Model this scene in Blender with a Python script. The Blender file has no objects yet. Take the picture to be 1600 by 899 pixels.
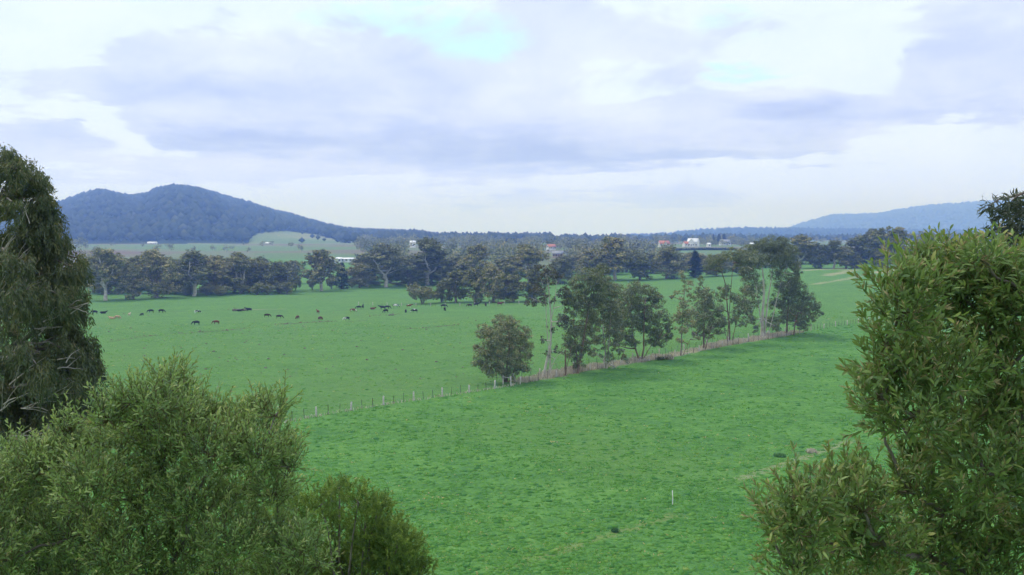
import bpy, math, random
import numpy as np
from mathutils import Matrix, Vector

R = math.radians
rng = np.random.default_rng(7)
random.seed(7)
scene = bpy.context.scene
COL = scene.collection

# ------------------------------------------------------------------ camera
CAM_H = 23.0
FPX = 1600.0                      # focal length in pixels of a 1600 px wide picture
PITCH = math.atan(77.5 / FPX)     # looking slightly down
cam_d = bpy.data.cameras.new('camera')
cam = bpy.data.objects.new('camera', cam_d)
COL.objects.link(cam)
cam.location = (0, 0, CAM_H)
cam.rotation_euler = (R(90) - PITCH, 0, 0)
cam_d.sensor_width = 36
cam_d.lens = 36
cam_d.clip_start = 0.1
cam_d.clip_end = 60000
scene.camera = cam

# ------------------------------------------------------------------ world: sky with broken stratocumulus
SUN_EL, SUN_AZ = 56.0, 300.0      # azimuth clockwise from +Y (ahead of the camera, to the left, behind cloud)
world = bpy.data.worlds.new('World')
scene.world = world
world.use_nodes = True
wt = world.node_tree
wt.nodes.clear()


class NB:
    """small node-building helper"""
    def __init__(self, tree):
        self.t = tree

    def n(self, kind, **kw):
        nd = self.t.nodes.new(kind)
        for k, v in kw.items():
            setattr(nd, k, v)
        return nd

    def put(self, sock, v):
        if isinstance(v, bpy.types.NodeSocket):
            self.t.links.new(v, sock)
        elif v is not None:
            sock.default_value = v

    def m(self, op, a, b=None, c=None, clamp=False):
        nd = self.n('ShaderNodeMath', operation=op, use_clamp=clamp)
        self.put(nd.inputs[0], a)
        if b is not None:
            self.put(nd.inputs[1], b)
        if c is not None:
            self.put(nd.inputs[2], c)
        return nd.outputs[0]

    def noise(self, vec, scale, detail=4, rough=0.5, dist=0.0, out='Fac', dims='3D'):
        nd = self.n('ShaderNodeTexNoise', noise_dimensions=dims)
        nd.inputs['Scale'].default_value = scale
        nd.inputs['Detail'].default_value = detail
        nd.inputs['Roughness'].default_value = rough
        nd.inputs['Distortion'].default_value = dist
        if vec is not None:
            self.put(nd.inputs['Vector'], vec)
        return nd.outputs[0] if out == 'Fac' else nd.outputs[1]

    def xyz(self, v):
        nd = self.n('ShaderNodeSeparateXYZ')
        self.put(nd.inputs[0], v)
        return nd.outputs

    def comb(self, x, y, z):
        nd = self.n('ShaderNodeCombineXYZ')
        for i, v in enumerate((x, y, z)):
            self.put(nd.inputs[i], v)
        return nd.outputs[0]

    def mixc(self, f, a, b, blend='MIX'):
        nd = self.n('ShaderNodeMix', data_type='RGBA', blend_type=blend)
        self.put(nd.inputs[0], f)
        self.put(nd.inputs[6], a if isinstance(a, bpy.types.NodeSocket) else (*a, 1))
        self.put(nd.inputs[7], b if isinstance(b, bpy.types.NodeSocket) else (*b, 1))
        return nd.outputs[2]

    def ramp(self, f, stops, interp='LINEAR'):
        nd = self.n('ShaderNodeValToRGB')
        cr = nd.color_ramp
        cr.interpolation = interp
        while len(cr.elements) < len(stops):
            cr.elements.new(0.5)
        for e, (p, c) in zip(cr.elements, stops):
            e.position = p
            e.color = (*c, 1) if len(c) == 3 else c
        self.put(nd.inputs[0], f)
        return nd.outputs[0]

    def smooth(self, v, lo, hi):
        nd = self.n('ShaderNodeMapRange', interpolation_type='SMOOTHSTEP')
        self.put(nd.inputs[0], v)
        nd.inputs[1].default_value = lo
        nd.inputs[2].default_value = hi
        return nd.outputs[0]


W = NB(wt)
tc = W.n('ShaderNodeTexCoord').outputs['Generated']
dx, dy, dz = W.xyz(tc)[:3]
zpos = W.m('MAXIMUM', dz, 0.0)
den = W.m('ADD', zpos, 0.055)
cloudp = W.comb(W.m('DIVIDE', dx, den), W.m('DIVIDE', dy, den), 0.0)     # clouds lie on a high flat deck
az = W.m('ARCTAN2', dx, dy)
# wobble so that no cloud edge is smooth
wy = W.noise(cloudp, 1.1, 4, 0.62, 0.0, dims='2D')
nA = W.noise(cloudp, 0.55, 5, 0.6, 0.5, dims='2D')
wx = nA
azw = W.m('ADD', az, W.m('MULTIPLY', W.m('SUBTRACT', wx, 0.5), 0.16))
elw = W.m('ADD', dz, W.m('MULTIPLY', W.m('SUBTRACT', wy, 0.5), 0.055))


azel = W.comb(azw, elw, 0.0)


def blob(px, py, sx, sy):
    """soft cloud mass or gap centred at a bearing and height above the horizon"""
    a0 = math.atan((px - 800) / FPX)
    e0 = math.sin(math.atan((372 - py) / FPX))
    kx, ky = FPX / sx, FPX / sy
    v = W.n('ShaderNodeVectorMath', operation='MULTIPLY_ADD')
    wt.links.new(azel, v.inputs[0])
    v.inputs[1].default_value = (kx, ky, 0)
    v.inputs[2].default_value = (-a0 * kx, -e0 * ky, 0)
    q = W.n('ShaderNodeVectorMath', operation='DOT_PRODUCT')
    wt.links.new(v.outputs[0], q.inputs[0])
    wt.links.new(v.outputs[0], q.inputs[1])
    return W.m('POWER', 0.3679, q.outputs['Value'])


def total(parts):
    s = None
    for k, p in parts:
        s = W.m('MULTIPLY', p, k) if s is None else W.m('MULTIPLY_ADD', p, k, s)
    return s


flat = W.n('ShaderNodeVectorMath', operation='MULTIPLY')
wt.links.new(tc, flat.inputs[0])
flat.inputs[1].default_value = (1.0, 1.0, 2.1)
nC = W.noise(flat.outputs[0], 9.5, 8, 0.62, 0.35)
fr = W.m('SUBTRACT', nC, 0.5)                     # fine billows
bg_ = W.m('SUBTRACT', nA, 0.5)                    # broad drift
mass = total([
    (1.0, blob(330, 130, 260, 60)), (1.0, blob(640, 190, 420, 75)), (0.9, blob(1040, 215, 260, 50)), (0.8, blob(900, 70, 230, 70)),
    (0.8, blob(1180, 190, 110, 45)), (0.85, blob(1500, 170, 210, 50)), (0.7, blob(1480, 60, 240, 60)), (0.75, blob(70, 220, 70, 28)),
    (0.55, blob(120, 270, 260, 22)), (0.45, blob(980, 312, 330, 16)), (0.5, blob(420, 265, 200, 22)), (0.55, blob(90, 150, 60, 20)),
    (-0.7, blob(150, 190, 70, 28)), (-0.9, blob(60, 95, 90, 26)), (-0.7, blob(1300, 150, 60, 35)), (-0.5, blob(1230, 95, 90, 22)),
    (-0.4, blob(1000, 135, 130, 16)), (-0.4, blob(510, 290, 80, 16))])
base = total([
    (0.8, blob(690, 228, 330, 30)), (0.75, blob(1060, 252, 270, 17)), (0.6, blob(330, 150, 210, 28)), (0.55, blob(350, 225, 160, 18)),
    (0.7, blob(1200, 195, 80, 24)), (0.6, blob(1470, 195, 170, 20)), (0.5, blob(65, 220, 60, 20)), (0.4, blob(1420, 90, 160, 30)), (0.35, blob(960, 312, 250, 12))])
cover = W.m('ADD', W.m('ADD', mass, W.m('MULTIPLY', fr, 1.7)), W.m('MULTIPLY', bg_, 1.0))
cover = W.smooth(cover, 0.28, 0.52)
depth = W.m('ADD', W.m('ADD', W.m('MULTIPLY', base, 0.75), 0.22), W.m('ADD', W.m('MULTIPLY', fr, 1.5), W.m('MULTIPLY', bg_, 0.6)))
under = W.ramp(depth, [(0.0, (5.9, 6.6, 8.8)), (0.35, (5.1, 5.8, 8.5)), (0.68, (4.15, 4.9, 7.9)), (1.0, (3.3, 4.0, 7.0))])
thin = W.mixc(W.m('ADD', W.m('MULTIPLY', fr, 1.5), 0.5, clamp=True), (6.7, 7.6, 9.2), (5.6, 6.6, 9.2))
cloud_col = W.mixc(cover, thin, under)
gap = total([(0.72, blob(610, 36, 220, 28)), (0.6, blob(150, 8, 190, 20)), (0.65, blob(775, 70, 80, 24)),
             (0.4, blob(1130, 45, 50, 30)), (0.45, blob(1110, 122, 90, 10)), (-0.5, blob(420, 20, 60, 40)), (-0.4, blob(900, 20, 60, 50))])
gapm = W.m('ADD', gap, W.m('ADD', W.m('MULTIPLY', fr, -3.0), W.m('MULTIPLY', bg_, -0.8)))
gapm = W.m('MULTIPLY', W.smooth(gapm, 0.12, 0.8), W.smooth(gap, 0.06, 0.32))
sky = W.n('ShaderNodeTexSky', sky_type='NISHITA')
sky.sun_disc = False
sky.sun_elevation = R(SUN_EL)
sky.sun_rotation = R(SUN_AZ)
sky.air_density = 1.0
sky.dust_density = 1.0
sky.ozone_density = 1.0
# open sky, veiled by thin high cloud
open_sky = W.mixc(0.8, sky.outputs[0], (5.2, 8.0, 9.0))
skycol = W.mixc(gapm, cloud_col, open_sky)
bg = W.n('ShaderNodeBackground')
# towards the horizon the cloud deck is seen through more air and turns a paler, bluer white
low = W.m('SUBTRACT', 1.0, W.smooth(zpos, 0.0, 0.09))
skycol = W.mixc(low, skycol, W.mixc(0.65, skycol, (5.1, 6.9, 22.0)))
wt.links.new(skycol, bg.inputs[0])
bg.inputs[1].default_value = 0.1
wo = W.n('ShaderNodeOutputWorld')
wt.links.new(bg.outputs[0], wo.inputs[0])

# ------------------------------------------------------------------ sun (veiled by cloud) and exposure
sun_d = bpy.data.lights.new('sun', 'SUN')
sun_d.energy = 1.5
sun_d.angle = R(16)
sun_d.color = (1.0, 0.94, 0.84)
sun = bpy.data.objects.new('sun', sun_d)
COL.objects.link(sun)
sd = Vector((math.sin(R(SUN_AZ)) * math.cos(R(SUN_EL)), math.cos(R(SUN_AZ)) * math.cos(R(SUN_EL)), math.sin(R(SUN_EL))))
sun.rotation_euler = sd.to_track_quat('Z', 'Y').to_euler()
sun.location = (0, 0, 200)
scene.view_settings.view_transform = 'Standard'
scene.view_settings.look = 'None'
scene.view_settings.exposure = 0.5
scene.view_settings.gamma = 1.0
scene.render.engine = 'CYCLES'
scene.cycles.max_bounces = 8
scene.cycles.diffuse_bounces = 3
scene.cycles.transmission_bounces = 3
scene.cycles.glossy_bounces = 2
scene.cycles.volume_bounces = 6
scene.cycles.use_denoising = True
scene.cycles.use_adaptive_sampling = True
scene.cycles.adaptive_threshold = 0.02


# ------------------------------------------------------------------ pixel <-> place helpers (measuring only)
CP, SP = math.cos(PITCH), math.sin(PITCH)


def ray(px, py):
    u, v = (px - 800) / FPX, (449.5 - py) / FPX
    return np.array([u, CP + v * SP, v * CP - SP])


def at(px, py, y):
    r = ray(px, py)
    return np.array([0, 0, CAM_H]) + r * (y / r[1])


def project(p):
    p = np.asarray(p, float) - np.array([0, 0, CAM_H])
    depth = p[..., 1] * CP - p[..., 2] * SP
    up = p[..., 1] * SP + p[..., 2] * CP
    depth = np.maximum(depth, 1e-3)
    return 800 + FPX * p[..., 0] / depth, 449.5 - FPX * up / depth


# ------------------------------------------------------------------ terrain
TU = np.array([-0.6, -0.4, -0.25, -0.1, 0.1, 0.2, 0.3, 0.4, 0.6])
TD = np.array([0, 62, 130, 200, 300, 350, 450, 520, 600, 700, 800, 1000, 1500, 2500, 4000, 7000, 14000.])
TZ = np.array([
    #-.6  -.4  -.25  -.1   .1   .2   .3   .4   .6
    [0.0, 0.0, 0.0, 0.0, 0.0, 0.0, 0.0, 0.0, 0.0],
    [0.0, 0.0, 0.0, 0.0, 0.0, 0.0, 0.0, 0.0, 0.0],
    [0.0, 0.0, 0.0, 0.0, 0.0, 0.0, 0.0, 0.0, 0.0],
    [-.5, -.5, -.5, -.3, 0.0, 0.0, 0.0, 0.0, 0.0],
    [-2., -2., -2., -1.8, -.6, 0.2, 0.8, 0.8, 0.8],
    [-3., -3., -3., -2.6, -.8, 0.4, 1.8, 2.0, 2.0],
    [-3.6, -3.6, -3.5, -3.2, -.6, 1.0, 3.6, 4.0, 4.0],
    [-3.8, -3.8, -3.7, -3.4, 0.0, 1.6, 4.8, 5.2, 5.2],
    [-3.4, -3.4, -3.0, -3.0, 0.9, 2.3, 5.8, 6.4, 6.4],
    [-1.0, -1.0, -.6, -.6, 2.4, 3.4, 6.6, 7.4, 7.4],
    [2.0, 2.0, 2.6, 2.4, 4.0, 4.8, 7.4, 8.4, 8.4],
    [7.0, 7.0, 7.0, 7.0, 7.5, 8.0, 9.5, 10.5, 10.5],
    [12., 12., 12., 13., 14., 14.5, 14.5, 14.5, 14.5],
    [17., 17., 17., 18., 18.5, 19., 19., 19., 19.],
    [20., 20., 20., 20.5, 21., 21., 21., 21., 21.],
    [20., 20., 20., 20., 20., 20., 20., 20., 20.],
    [10., 10., 10., 10., 10., 10., 10., 10., 10.]])


def ground(x, y):
    x = np.asarray(x, float)
    y = np.asarray(y, float)
    d = np.hypot(x, y)
    u = np.clip(x / np.maximum(np.abs(y), 1e-3), TU[0], TU[-1])
    d2 = np.clip(np.maximum(np.abs(y), d * 0.7), 0, TD[-1] - 1)
    ui = np.clip(np.searchsorted(TU, u) - 1, 0, len(TU) - 2)
    di = np.clip(np.searchsorted(TD, d2) - 1, 0, len(TD) - 2)
    fu = np.clip((u - TU[ui]) / (TU[ui + 1] - TU[ui]), 0, 1)
    fd = np.clip((d2 - TD[di]) / (TD[di + 1] - TD[di]), 0, 1)
    fu = fu * fu * (3 - 2 * fu)
    z = (TZ[di, ui] * (1 - fu) + TZ[di, ui + 1] * fu) * (1 - fd) + (TZ[di + 1, ui] * (1 - fu) + TZ[di + 1, ui + 1] * fu) * fd
    knoll = 21.3 - 0.385 * d                      # the knoll the photographer stands on
    k = np.where(knoll > 1.5, knoll, 1.5 * np.exp((knoll - 1.5) / 1.5))
    k = np.where(d > 75, 0, k)
    roll = 0.25 * np.sin(x * 0.035 + 1.3) * np.sin(y * 0.028) + 0.12 * np.sin(x * 0.11 + y * 0.07)
    return z + k + roll * np.clip((d - 50) / 60, 0, 1)


def gz(x, y):
    return float(ground(np.array([x]), np.array([y]))[0])


def hit(px, py, dmin=40, dmax=6000):
    r = ray(px, py)
    ts = np.geomspace(dmin, dmax, 4000)
    P = np.array([0, 0, CAM_H])[None] + ts[:, None] * (r / r[1])[None]
    below = P[:, 2] < ground(P[:, 0], P[:, 1])
    i = int(np.argmax(below)) if below.any() else len(ts) - 1
    p = P[i]
    return np.array([p[0], p[1], gz(p[0], p[1])])


# ------------------------------------------------------------------ materials
def mat_new(name):
    m = bpy.data.materials.new(name)
    m.use_nodes = True
    m.node_tree.nodes.clear()
    b = NB(m.node_tree)
    o = b.n('ShaderNodeOutputMaterial')
    return m, b, o


def principled(b, col, rough=0.8, spec=0.3, normal=None):
    p = b.n('ShaderNodeBsdfPrincipled')
    b.put(p.inputs['Base Color'], col if isinstance(col, bpy.types.NodeSocket) else (*col, 1))
    b.put(p.inputs['Roughness'], rough)
    p.inputs['Specular IOR Level'].default_value = spec
    if normal is not None:
        b.put(p.inputs['Normal'], normal)
    return p.outputs[0]


def simple_mat(name, c1, c2=None, scale=3.0, rough=0.85, spec=0.2, metal=0.0):
    m, b, o = mat_new(name)
    if c2 is None:
        c2 = tuple(x * 0.75 for x in c1)
    tco = b.n('ShaderNodeTexCoord').outputs['Object']
    f = b.noise(tco, scale, 5, 0.6)
    col = b.mixc(b.smooth(f, 0.35, 0.65), c1, c2)
    s = principled(b, col, rough, spec)
    m.node_tree.nodes[-1]
    b.t.links.new(s, o.inputs[0])
    if metal:
        for nd in m.node_tree.nodes:
            if nd.type == 'BSDF_PRINCIPLED':
                nd.inputs['Metallic'].default_value = metal
    return m


def leaf_mat(name, stops, rough=0.55, trans=0.25, spec=0.35, tcol=(0.12, 0.2, 0.03)):
    """leaf colour varies leaf by leaf through the 'tint' attribute, and a little from tree to tree"""
    m, b, o = mat_new(name)
    at_ = b.n('ShaderNodeAttribute', attribute_name='tint').outputs['Fac']
    info = b.n('ShaderNodeObjectInfo').outputs['Random']
    f = b.m('ADD', at_, b.m('MULTIPLY', b.m('SUBTRACT', info, 0.5), 0.42), clamp=True)
    col = b.ramp(f, stops)
    s = principled(b, col, rough, spec)
    if trans > 0:
        tr = b.n('ShaderNodeBsdfTranslucent')
        b.put(tr.inputs[0], b.mixc(0.5, col, tcol))
        mx = b.n('ShaderNodeMixShader')
        mx.inputs[0].default_value = trans
        b.t.links.new(s, mx.inputs[1])
        b.t.links.new(tr.outputs[0], mx.inputs[2])
        s = mx.outputs[0]
    b.t.links.new(s, o.inputs[0])
    return m


M = {}
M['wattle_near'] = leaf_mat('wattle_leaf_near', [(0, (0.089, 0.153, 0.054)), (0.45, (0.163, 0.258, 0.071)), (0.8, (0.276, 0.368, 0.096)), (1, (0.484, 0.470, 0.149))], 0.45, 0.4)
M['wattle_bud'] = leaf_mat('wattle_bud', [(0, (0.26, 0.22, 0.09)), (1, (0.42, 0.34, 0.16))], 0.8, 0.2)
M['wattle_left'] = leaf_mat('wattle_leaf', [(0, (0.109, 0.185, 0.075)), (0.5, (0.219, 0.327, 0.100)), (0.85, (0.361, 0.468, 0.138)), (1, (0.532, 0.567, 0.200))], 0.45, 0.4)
M['dark_tree'] = leaf_mat('blackwood_leaf', [(0, (0.053, 0.078, 0.047)), (0.5, (0.106, 0.132, 0.063)), (0.8, (0.182, 0.182, 0.078)), (1, (0.278, 0.214, 0.097))], 0.55, 0.25)
M['tea_tree'] = leaf_mat('tea_tree_leaf', [(0, (0.106, 0.185, 0.036)), (0.5, (0.261, 0.346, 0.061)), (0.85, (0.420, 0.509, 0.090)), (1, (0.559, 0.607, 0.152))], 0.6, 0.35)
M['gum_dark'] = leaf_mat('gum_leaf_dark', [(0, (0.030, 0.040, 0.029)), (0.5, (0.066, 0.082, 0.054)), (0.85, (0.108, 0.126, 0.072)), (1, (0.168, 0.156, 0.102))], 0.55, 0.15)
M['gum_mid'] = leaf_mat('gum_leaf_row', [(0, (0.098, 0.116, 0.064)), (0.5, (0.217, 0.242, 0.118)), (0.85, (0.345, 0.358, 0.163)), (1, (0.559, 0.424, 0.237))], 0.5, 0.25)
M['gum_brown'] = leaf_mat('gum_leaf_brown', [(0, (0.062, 0.056, 0.037)), (0.5, (0.125, 0.106, 0.062)), (1, (0.213, 0.175, 0.112))], 0.6, 0.15)
M['gum_far'] = leaf_mat('gum_leaf_far', [(0, (0.081, 0.096, 0.046)), (0.5, (0.198, 0.209, 0.087)), (0.85, (0.320, 0.306, 0.124)), (1, (0.479, 0.389, 0.181))], 0.7, 0.0, 0.1)
M['cypress'] = leaf_mat('cypress_leaf', [(0, (0.014, 0.024, 0.018)), (0.6, (0.03, 0.046, 0.03)), (1, (0.05, 0.07, 0.04))], 0.7, 0.0, 0.1)
M['forest'] = leaf_mat('forest_crowns', [(0, (0.015, 0.022, 0.016)), (0.6, (0.04, 0.052, 0.034)), (1, (0.085, 0.095, 0.06))], 0.9, 0.0, 0.0)
M['bark_pale'] = simple_mat('gum_bark_pale', (0.58, 0.54, 0.48), (0.4, 0.35, 0.29), 1.2, 0.8)
M['bark_brown'] = simple_mat('gum_bark_brown', (0.14, 0.11, 0.085), (0.3, 0.25, 0.2), 1.5, 0.9)
M['bark_red'] = simple_mat('gum_bark_red', (0.13, 0.085, 0.06), (0.27, 0.19, 0.13), 1.2, 0.9)
M['bark_grey'] = simple_mat('bark_grey', (0.22, 0.19, 0.16), (0.12, 0.1, 0.08), 3, 0.9)
M['twig_pale'] = simple_mat('dead_twig', (0.42, 0.38, 0.33), (0.25, 0.22, 0.19), 6, 0.9)
M['twig_green'] = simple_mat('young_twig', (0.16, 0.13, 0.06), (0.1, 0.09, 0.04), 6, 0.8)
M['post_pale'] = simple_mat('weathered_timber', (0.55, 0.52, 0.47), (0.4, 0.37, 0.32), 4, 0.9)
M['steel_dark'] = simple_mat('steel_picket', (0.04, 0.045, 0.05), (0.07, 0.06, 0.05), 8, 0.6, 0.4)
M['wire'] = simple_mat('fence_wire', (0.25, 0.25, 0.25), (0.18, 0.17, 0.16), 8, 0.5, 0.5)
M['log'] = simple_mat('fallen_log', (0.13, 0.1, 0.08), (0.22, 0.19, 0.16), 2, 0.95)
M['white_paint'] = simple_mat('white_paint', (0.8, 0.79, 0.76), (0.72, 0.71, 0.68), 0.6, 0.6)
M['white_roof'] = simple_mat('white_sheet_roof', (0.82, 0.82, 0.82), (0.72, 0.73, 0.74), 0.4, 0.45, 0.4)
M['grey_roof'] = simple_mat('grey_roof', (0.3, 0.31, 0.33), (0.22, 0.23, 0.25), 0.5, 0.6)
M['red_roof'] = simple_mat('terracotta_roof', (0.5, 0.2, 0.12), (0.38, 0.15, 0.09), 0.8, 0.8)
M['brick_wall'] = simple_mat('buff_wall', (0.42, 0.33, 0.25), (0.34, 0.27, 0.2), 0.8, 0.9)
M['window_glass'] = simple_mat('window_glass', (0.03, 0.035, 0.045), (0.05, 0.055, 0.06), 1, 0.15, 0.5)
M['door_wood'] = simple_mat('door_wood', (0.15, 0.09, 0.06), (0.1, 0.06, 0.04), 1, 0.6)
M['dry_grass'] = leaf_mat('dry_grass', [(0, (0.354, 0.313, 0.236)), (0.5, (0.590, 0.531, 0.413)), (1, (0.779, 0.708, 0.578))], 0.9, 0.15, 0.0, (0.3, 0.25, 0.15))
M['tuft'] = leaf_mat('pasture_grass', [(0, (0.059, 0.205, 0.055)), (0.35, (0.125, 0.321, 0.064)), (0.75, (0.198, 0.398, 0.079)), (0.93, (0.317, 0.450, 0.108)), (1, (0.665, 0.513, 0.246))], 0.7, 0.4, 0.05, (0.1, 0.3, 0.04))
M['weed'] = leaf_mat('dark_weed', [(0, (0.043, 0.144, 0.058)), (1, (0.144, 0.317, 0.101))], 0.7, 0.15)


def cow_mat(name, c1, c2, thr, scale=1.1):
    m, b, o = mat_new(name)
    tco = b.n('ShaderNodeTexCoord').outputs['Object']
    inf = b.n('ShaderNodeObjectInfo').outputs['Random']
    nd = b.n('ShaderNodeTexNoise', noise_dimensions='4D')
    b.put(nd.inputs['Vector'], tco)
    b.put(nd.inputs['W'], b.m('MULTIPLY', inf, 40))
    nd.inputs['Scale'].default_value = scale
    nd.inputs['Detail'].default_value = 2
    col = b.mixc(b.smooth(nd.outputs[0], thr - 0.02, thr + 0.02), c1, c2)
    b.t.links.new(principled(b, col, 0.75, 0.2), o.inputs[0])
    return m


M['cow_black'] = cow_mat('cow_black', (0.012, 0.011, 0.012), (0.02, 0.018, 0.017), 0.5)
M['cow_brown'] = cow_mat('cow_brown', (0.16, 0.055, 0.025), (0.11, 0.04, 0.02), 0.5)
M['cow_dark'] = cow_mat('cow_dark_brown', (0.05, 0.025, 0.018), (0.03, 0.018, 0.014), 0.5)
M['cow_tan'] = cow_mat('cow_tan', (0.5, 0.33, 0.19), (0.42, 0.27, 0.15), 0.5)
M['cow_cream'] = cow_mat('cow_cream', (0.62, 0.5, 0.36), (0.55, 0.43, 0.3), 0.5)
M['cow_pied'] = cow_mat('cow_black_and_white', (0.014, 0.013, 0.013), (0.72, 0.7, 0.66), 0.56)
M['cow_white'] = cow_mat('cow_white_and_black', (0.72, 0.7, 0.66), (0.014, 0.013, 0.013), 0.56)
M['cow_redwhite'] = cow_mat('cow_red_and_white', (0.17, 0.06, 0.03), (0.68, 0.64, 0.58), 0.57)


def field_material():
    m, b, o = mat_new('pasture')
    geo = b.n('ShaderNodeNewGeometry')
    pos = geo.outputs['Position']
    x, y, z = b.xyz(pos)[:3]
    big = b.noise(pos, 0.012, 4, 0.55, 0.3)
    mid = b.noise(pos, 0.09, 5, 0.6, 0.4)
    fine = b.noise(pos, 0.9, 5, 0.65, 0.3)
    tus = b.noise(pos, 2.6, 4, 0.6)
    pat = b.noise(pos, 0.3, 4, 0.7, 0.5)
    f = b.m('ADD', b.m('MULTIPLY', mid, 0.2), b.m('ADD', b.m('MULTIPLY', fine, 0.3), b.m('ADD', b.m('MULTIPLY', tus, 0.2), b.m('MULTIPLY', pat, 0.25))))
    f = b.m('ADD', b.m('MULTIPLY', b.m('SUBTRACT', f, 0.5), 2.1), 0.5)
    col = b.ramp(f, [(0.28, (0.062, 0.168, 0.045)), (0.44, (0.098, 0.236, 0.055)), (0.56, (0.126, 0.28, 0.063)), (0.72, (0.178, 0.325, 0.085))])
    # yellower, shorter feed in parts of the paddocks
    yel = b.mixc(0.6, col, (0.125, 0.235, 0.06))
    col = b.mixc(b.smooth(big, 0.5, 0.66), col, yel)
    # blue-green clover patches
    clv = b.noise(pos, 0.16, 4, 0.6, 0.2)
    col = b.mixc(b.m('MULTIPLY', b.smooth(clv, 0.57, 0.68), 0.25), col, (0.07, 0.19, 0.072))
    # straw-coloured flecks
    flk = b.m('MULTIPLY', b.smooth(b.noise(pos, 1.5, 3, 0.7), 0.66, 0.72), b.smooth(b.noise(pos, 0.07, 3), 0.48, 0.62))
    col = b.mixc(b.m('MULTIPLY', flk, 0.6), col, (0.3, 0.27, 0.14))
    # the paddock beyond the fence is grazed shorter and a little paler
    side = b.m('SUBTRACT', b.m('MULTIPLY', b.m('SUBTRACT', y, FA[1]), FD[0]), b.m('MULTIPLY', b.m('SUBTRACT', x, FA[0]), FD[1]))
    col = b.mixc(b.m('MULTIPLY', b.smooth(side, -0.5, 1.5), 0.42), col, (0.125, 0.23, 0.07))
    # second-far paddocks beyond the tree belt
    far = b.smooth(y, 640, 760)
    farc = b.ramp(b.noise(pos, 0.0035, 2, 0.4), [(0.0, (0.13, 0.2, 0.08)), (0.46, (0.16, 0.19, 0.1)), (0.53, (0.17, 0.16, 0.1)), (0.6, (0.17, 0.125, 0.095))], 'CONSTANT')
    col = b.mixc(b.m('MULTIPLY', far, b.m('MAXIMUM', b.smooth(b.m('ABSOLUTE', b.m('ADD', x, 150)), 70, 180), b.smooth(y, 850, 930))), col, farc)

    seg_a = {k: b.noise(pos, k, 3, 0.65) for k in (0.08, 0.4)}
    seg_b = {k: b.noise(pos, k * 2.7, 3, 0.6) for k in (0.08, 0.4)}

    def seg(p0, p1, width, c, strength, nscale=0.5, cut=0.5):
        nonlocal col
        nscale = 0.08 if nscale < 0.2 else 0.4
        (x0, y0), (x1, y1) = p0, p1
        L = math.hypot(x1 - x0, y1 - y0)
        tx, ty = (x1 - x0) / L, (y1 - y0) / L
        along = b.m('ADD', b.m('MULTIPLY', b.m('SUBTRACT', x, x0), tx), b.m('MULTIPLY', b.m('SUBTRACT', y, y0), ty))
        across = b.m('ABSOLUTE', b.m('SUBTRACT', b.m('MULTIPLY', b.m('SUBTRACT', y, y0), tx), b.m('MULTIPLY', b.m('SUBTRACT', x, x0), ty)))
        nz = seg_a[nscale]
        across = b.m('ADD', across, b.m('MULTIPLY', b.m('SUBTRACT', nz, 0.5), width * 2.2))
        endd = b.m('SUBTRACT', b.m('ABSOLUTE', b.m('SUBTRACT', along, L / 2)), L / 2)
        k = b.m('MULTIPLY', b.m('SUBTRACT', 1.0, b.smooth(across, width * 0.35, width)), b.m('SUBTRACT', 1.0, b.smooth(endd, -L * 0.12, 0.0)))
        nz2 = seg_b[nscale]
        k = b.m('MULTIPLY', k, b.smooth(nz2, cut - 0.14, cut + 0.06))
        col = b.mixc(b.m('MULTIPLY', k, strength), col, c)

    def g2(px, py):
        p = hit(px, py)
        return p[0], p[1]
    sand = (0.42, 0.36, 0.24)
    soil = (0.1, 0.065, 0.05)
    m0, m1 = line_pt(line_s(797, 602), 1.7), line_pt(line_s(1262, 519), 1.7)
    seg(m0[:2], m1[:2], 2.6, (0.34, 0.29, 0.2), 0.85, 0.4, 0.42)
    seg(g2(1135, 755), g2(1340, 685), 0.9, (0.32, 0.31, 0.18), 0.6, 0.5, 0.5)
    seg(g2(755, 898), g2(1070, 800), 0.8, (0.2, 0.26, 0.09), 0.7, 0.4, 0.46)
    seg(g2(1290, 432), g2(1340, 421), 5, sand, 0.65, 0.1, 0.45)
    seg(g2(1250, 424), g2(1335, 419), 8, sand, 0.6, 0.05, 0.45)
    seg(g2(1265, 446), g2(1350, 431), 3, sand, 0.6, 0.08, 0.5)
    seg(g2(1370, 428), g2(1400, 421), 5, sand, 0.8, 0.08, 0.4)
    seg(g2(430, 508), g2(525, 502), 1.6, soil, 0.85, 0.3, 0.5)
    seg(g2(270, 523), g2(395, 512), 1.6, soil, 0.7, 0.3, 0.54)
    seg(g2(625, 515), g2(720, 507), 1.5, soil, 0.75, 0.3, 0.53)
    seg(g2(540, 503), g2(575, 501), 1.4, soil, 0.6, 0.3, 0.5)
    seg(g2(165, 535), g2(250, 523), 1.5, soil, 0.55, 0.3, 0.55)
    seg(g2(390, 484), g2(450, 483), 3.0, (0.3, 0.26, 0.2), 0.6, 0.15, 0.45)
    seg(g2(900, 462), g2(1060, 463), 2.0, (0.22, 0.23, 0.13), 0.7, 0.1, 0.45)
    seg(g2(140, 489), g2(420, 485), 1.2, (0.1, 0.13, 0.06), 0.5, 0.1, 0.48)
    seg(g2(480, 487), g2(900, 474), 1.2, (0.13, 0.17, 0.08), 0.6, 0.1, 0.45)
    bump = b.n('ShaderNodeBump')
    bump.inputs['Strength'].default_value = 0.9
    bump.inputs['Distance'].default_value = 0.8
    b.put(bump.inputs['Height'], b.m('ADD', b.m('MULTIPLY', fine, 0.6), b.m('MULTIPLY', tus, 0.5)))
    s = principled(b, col, 0.9, 0.05, bump.outputs[0])
    b.t.links.new(s, o.inputs[0])
    return m


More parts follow.
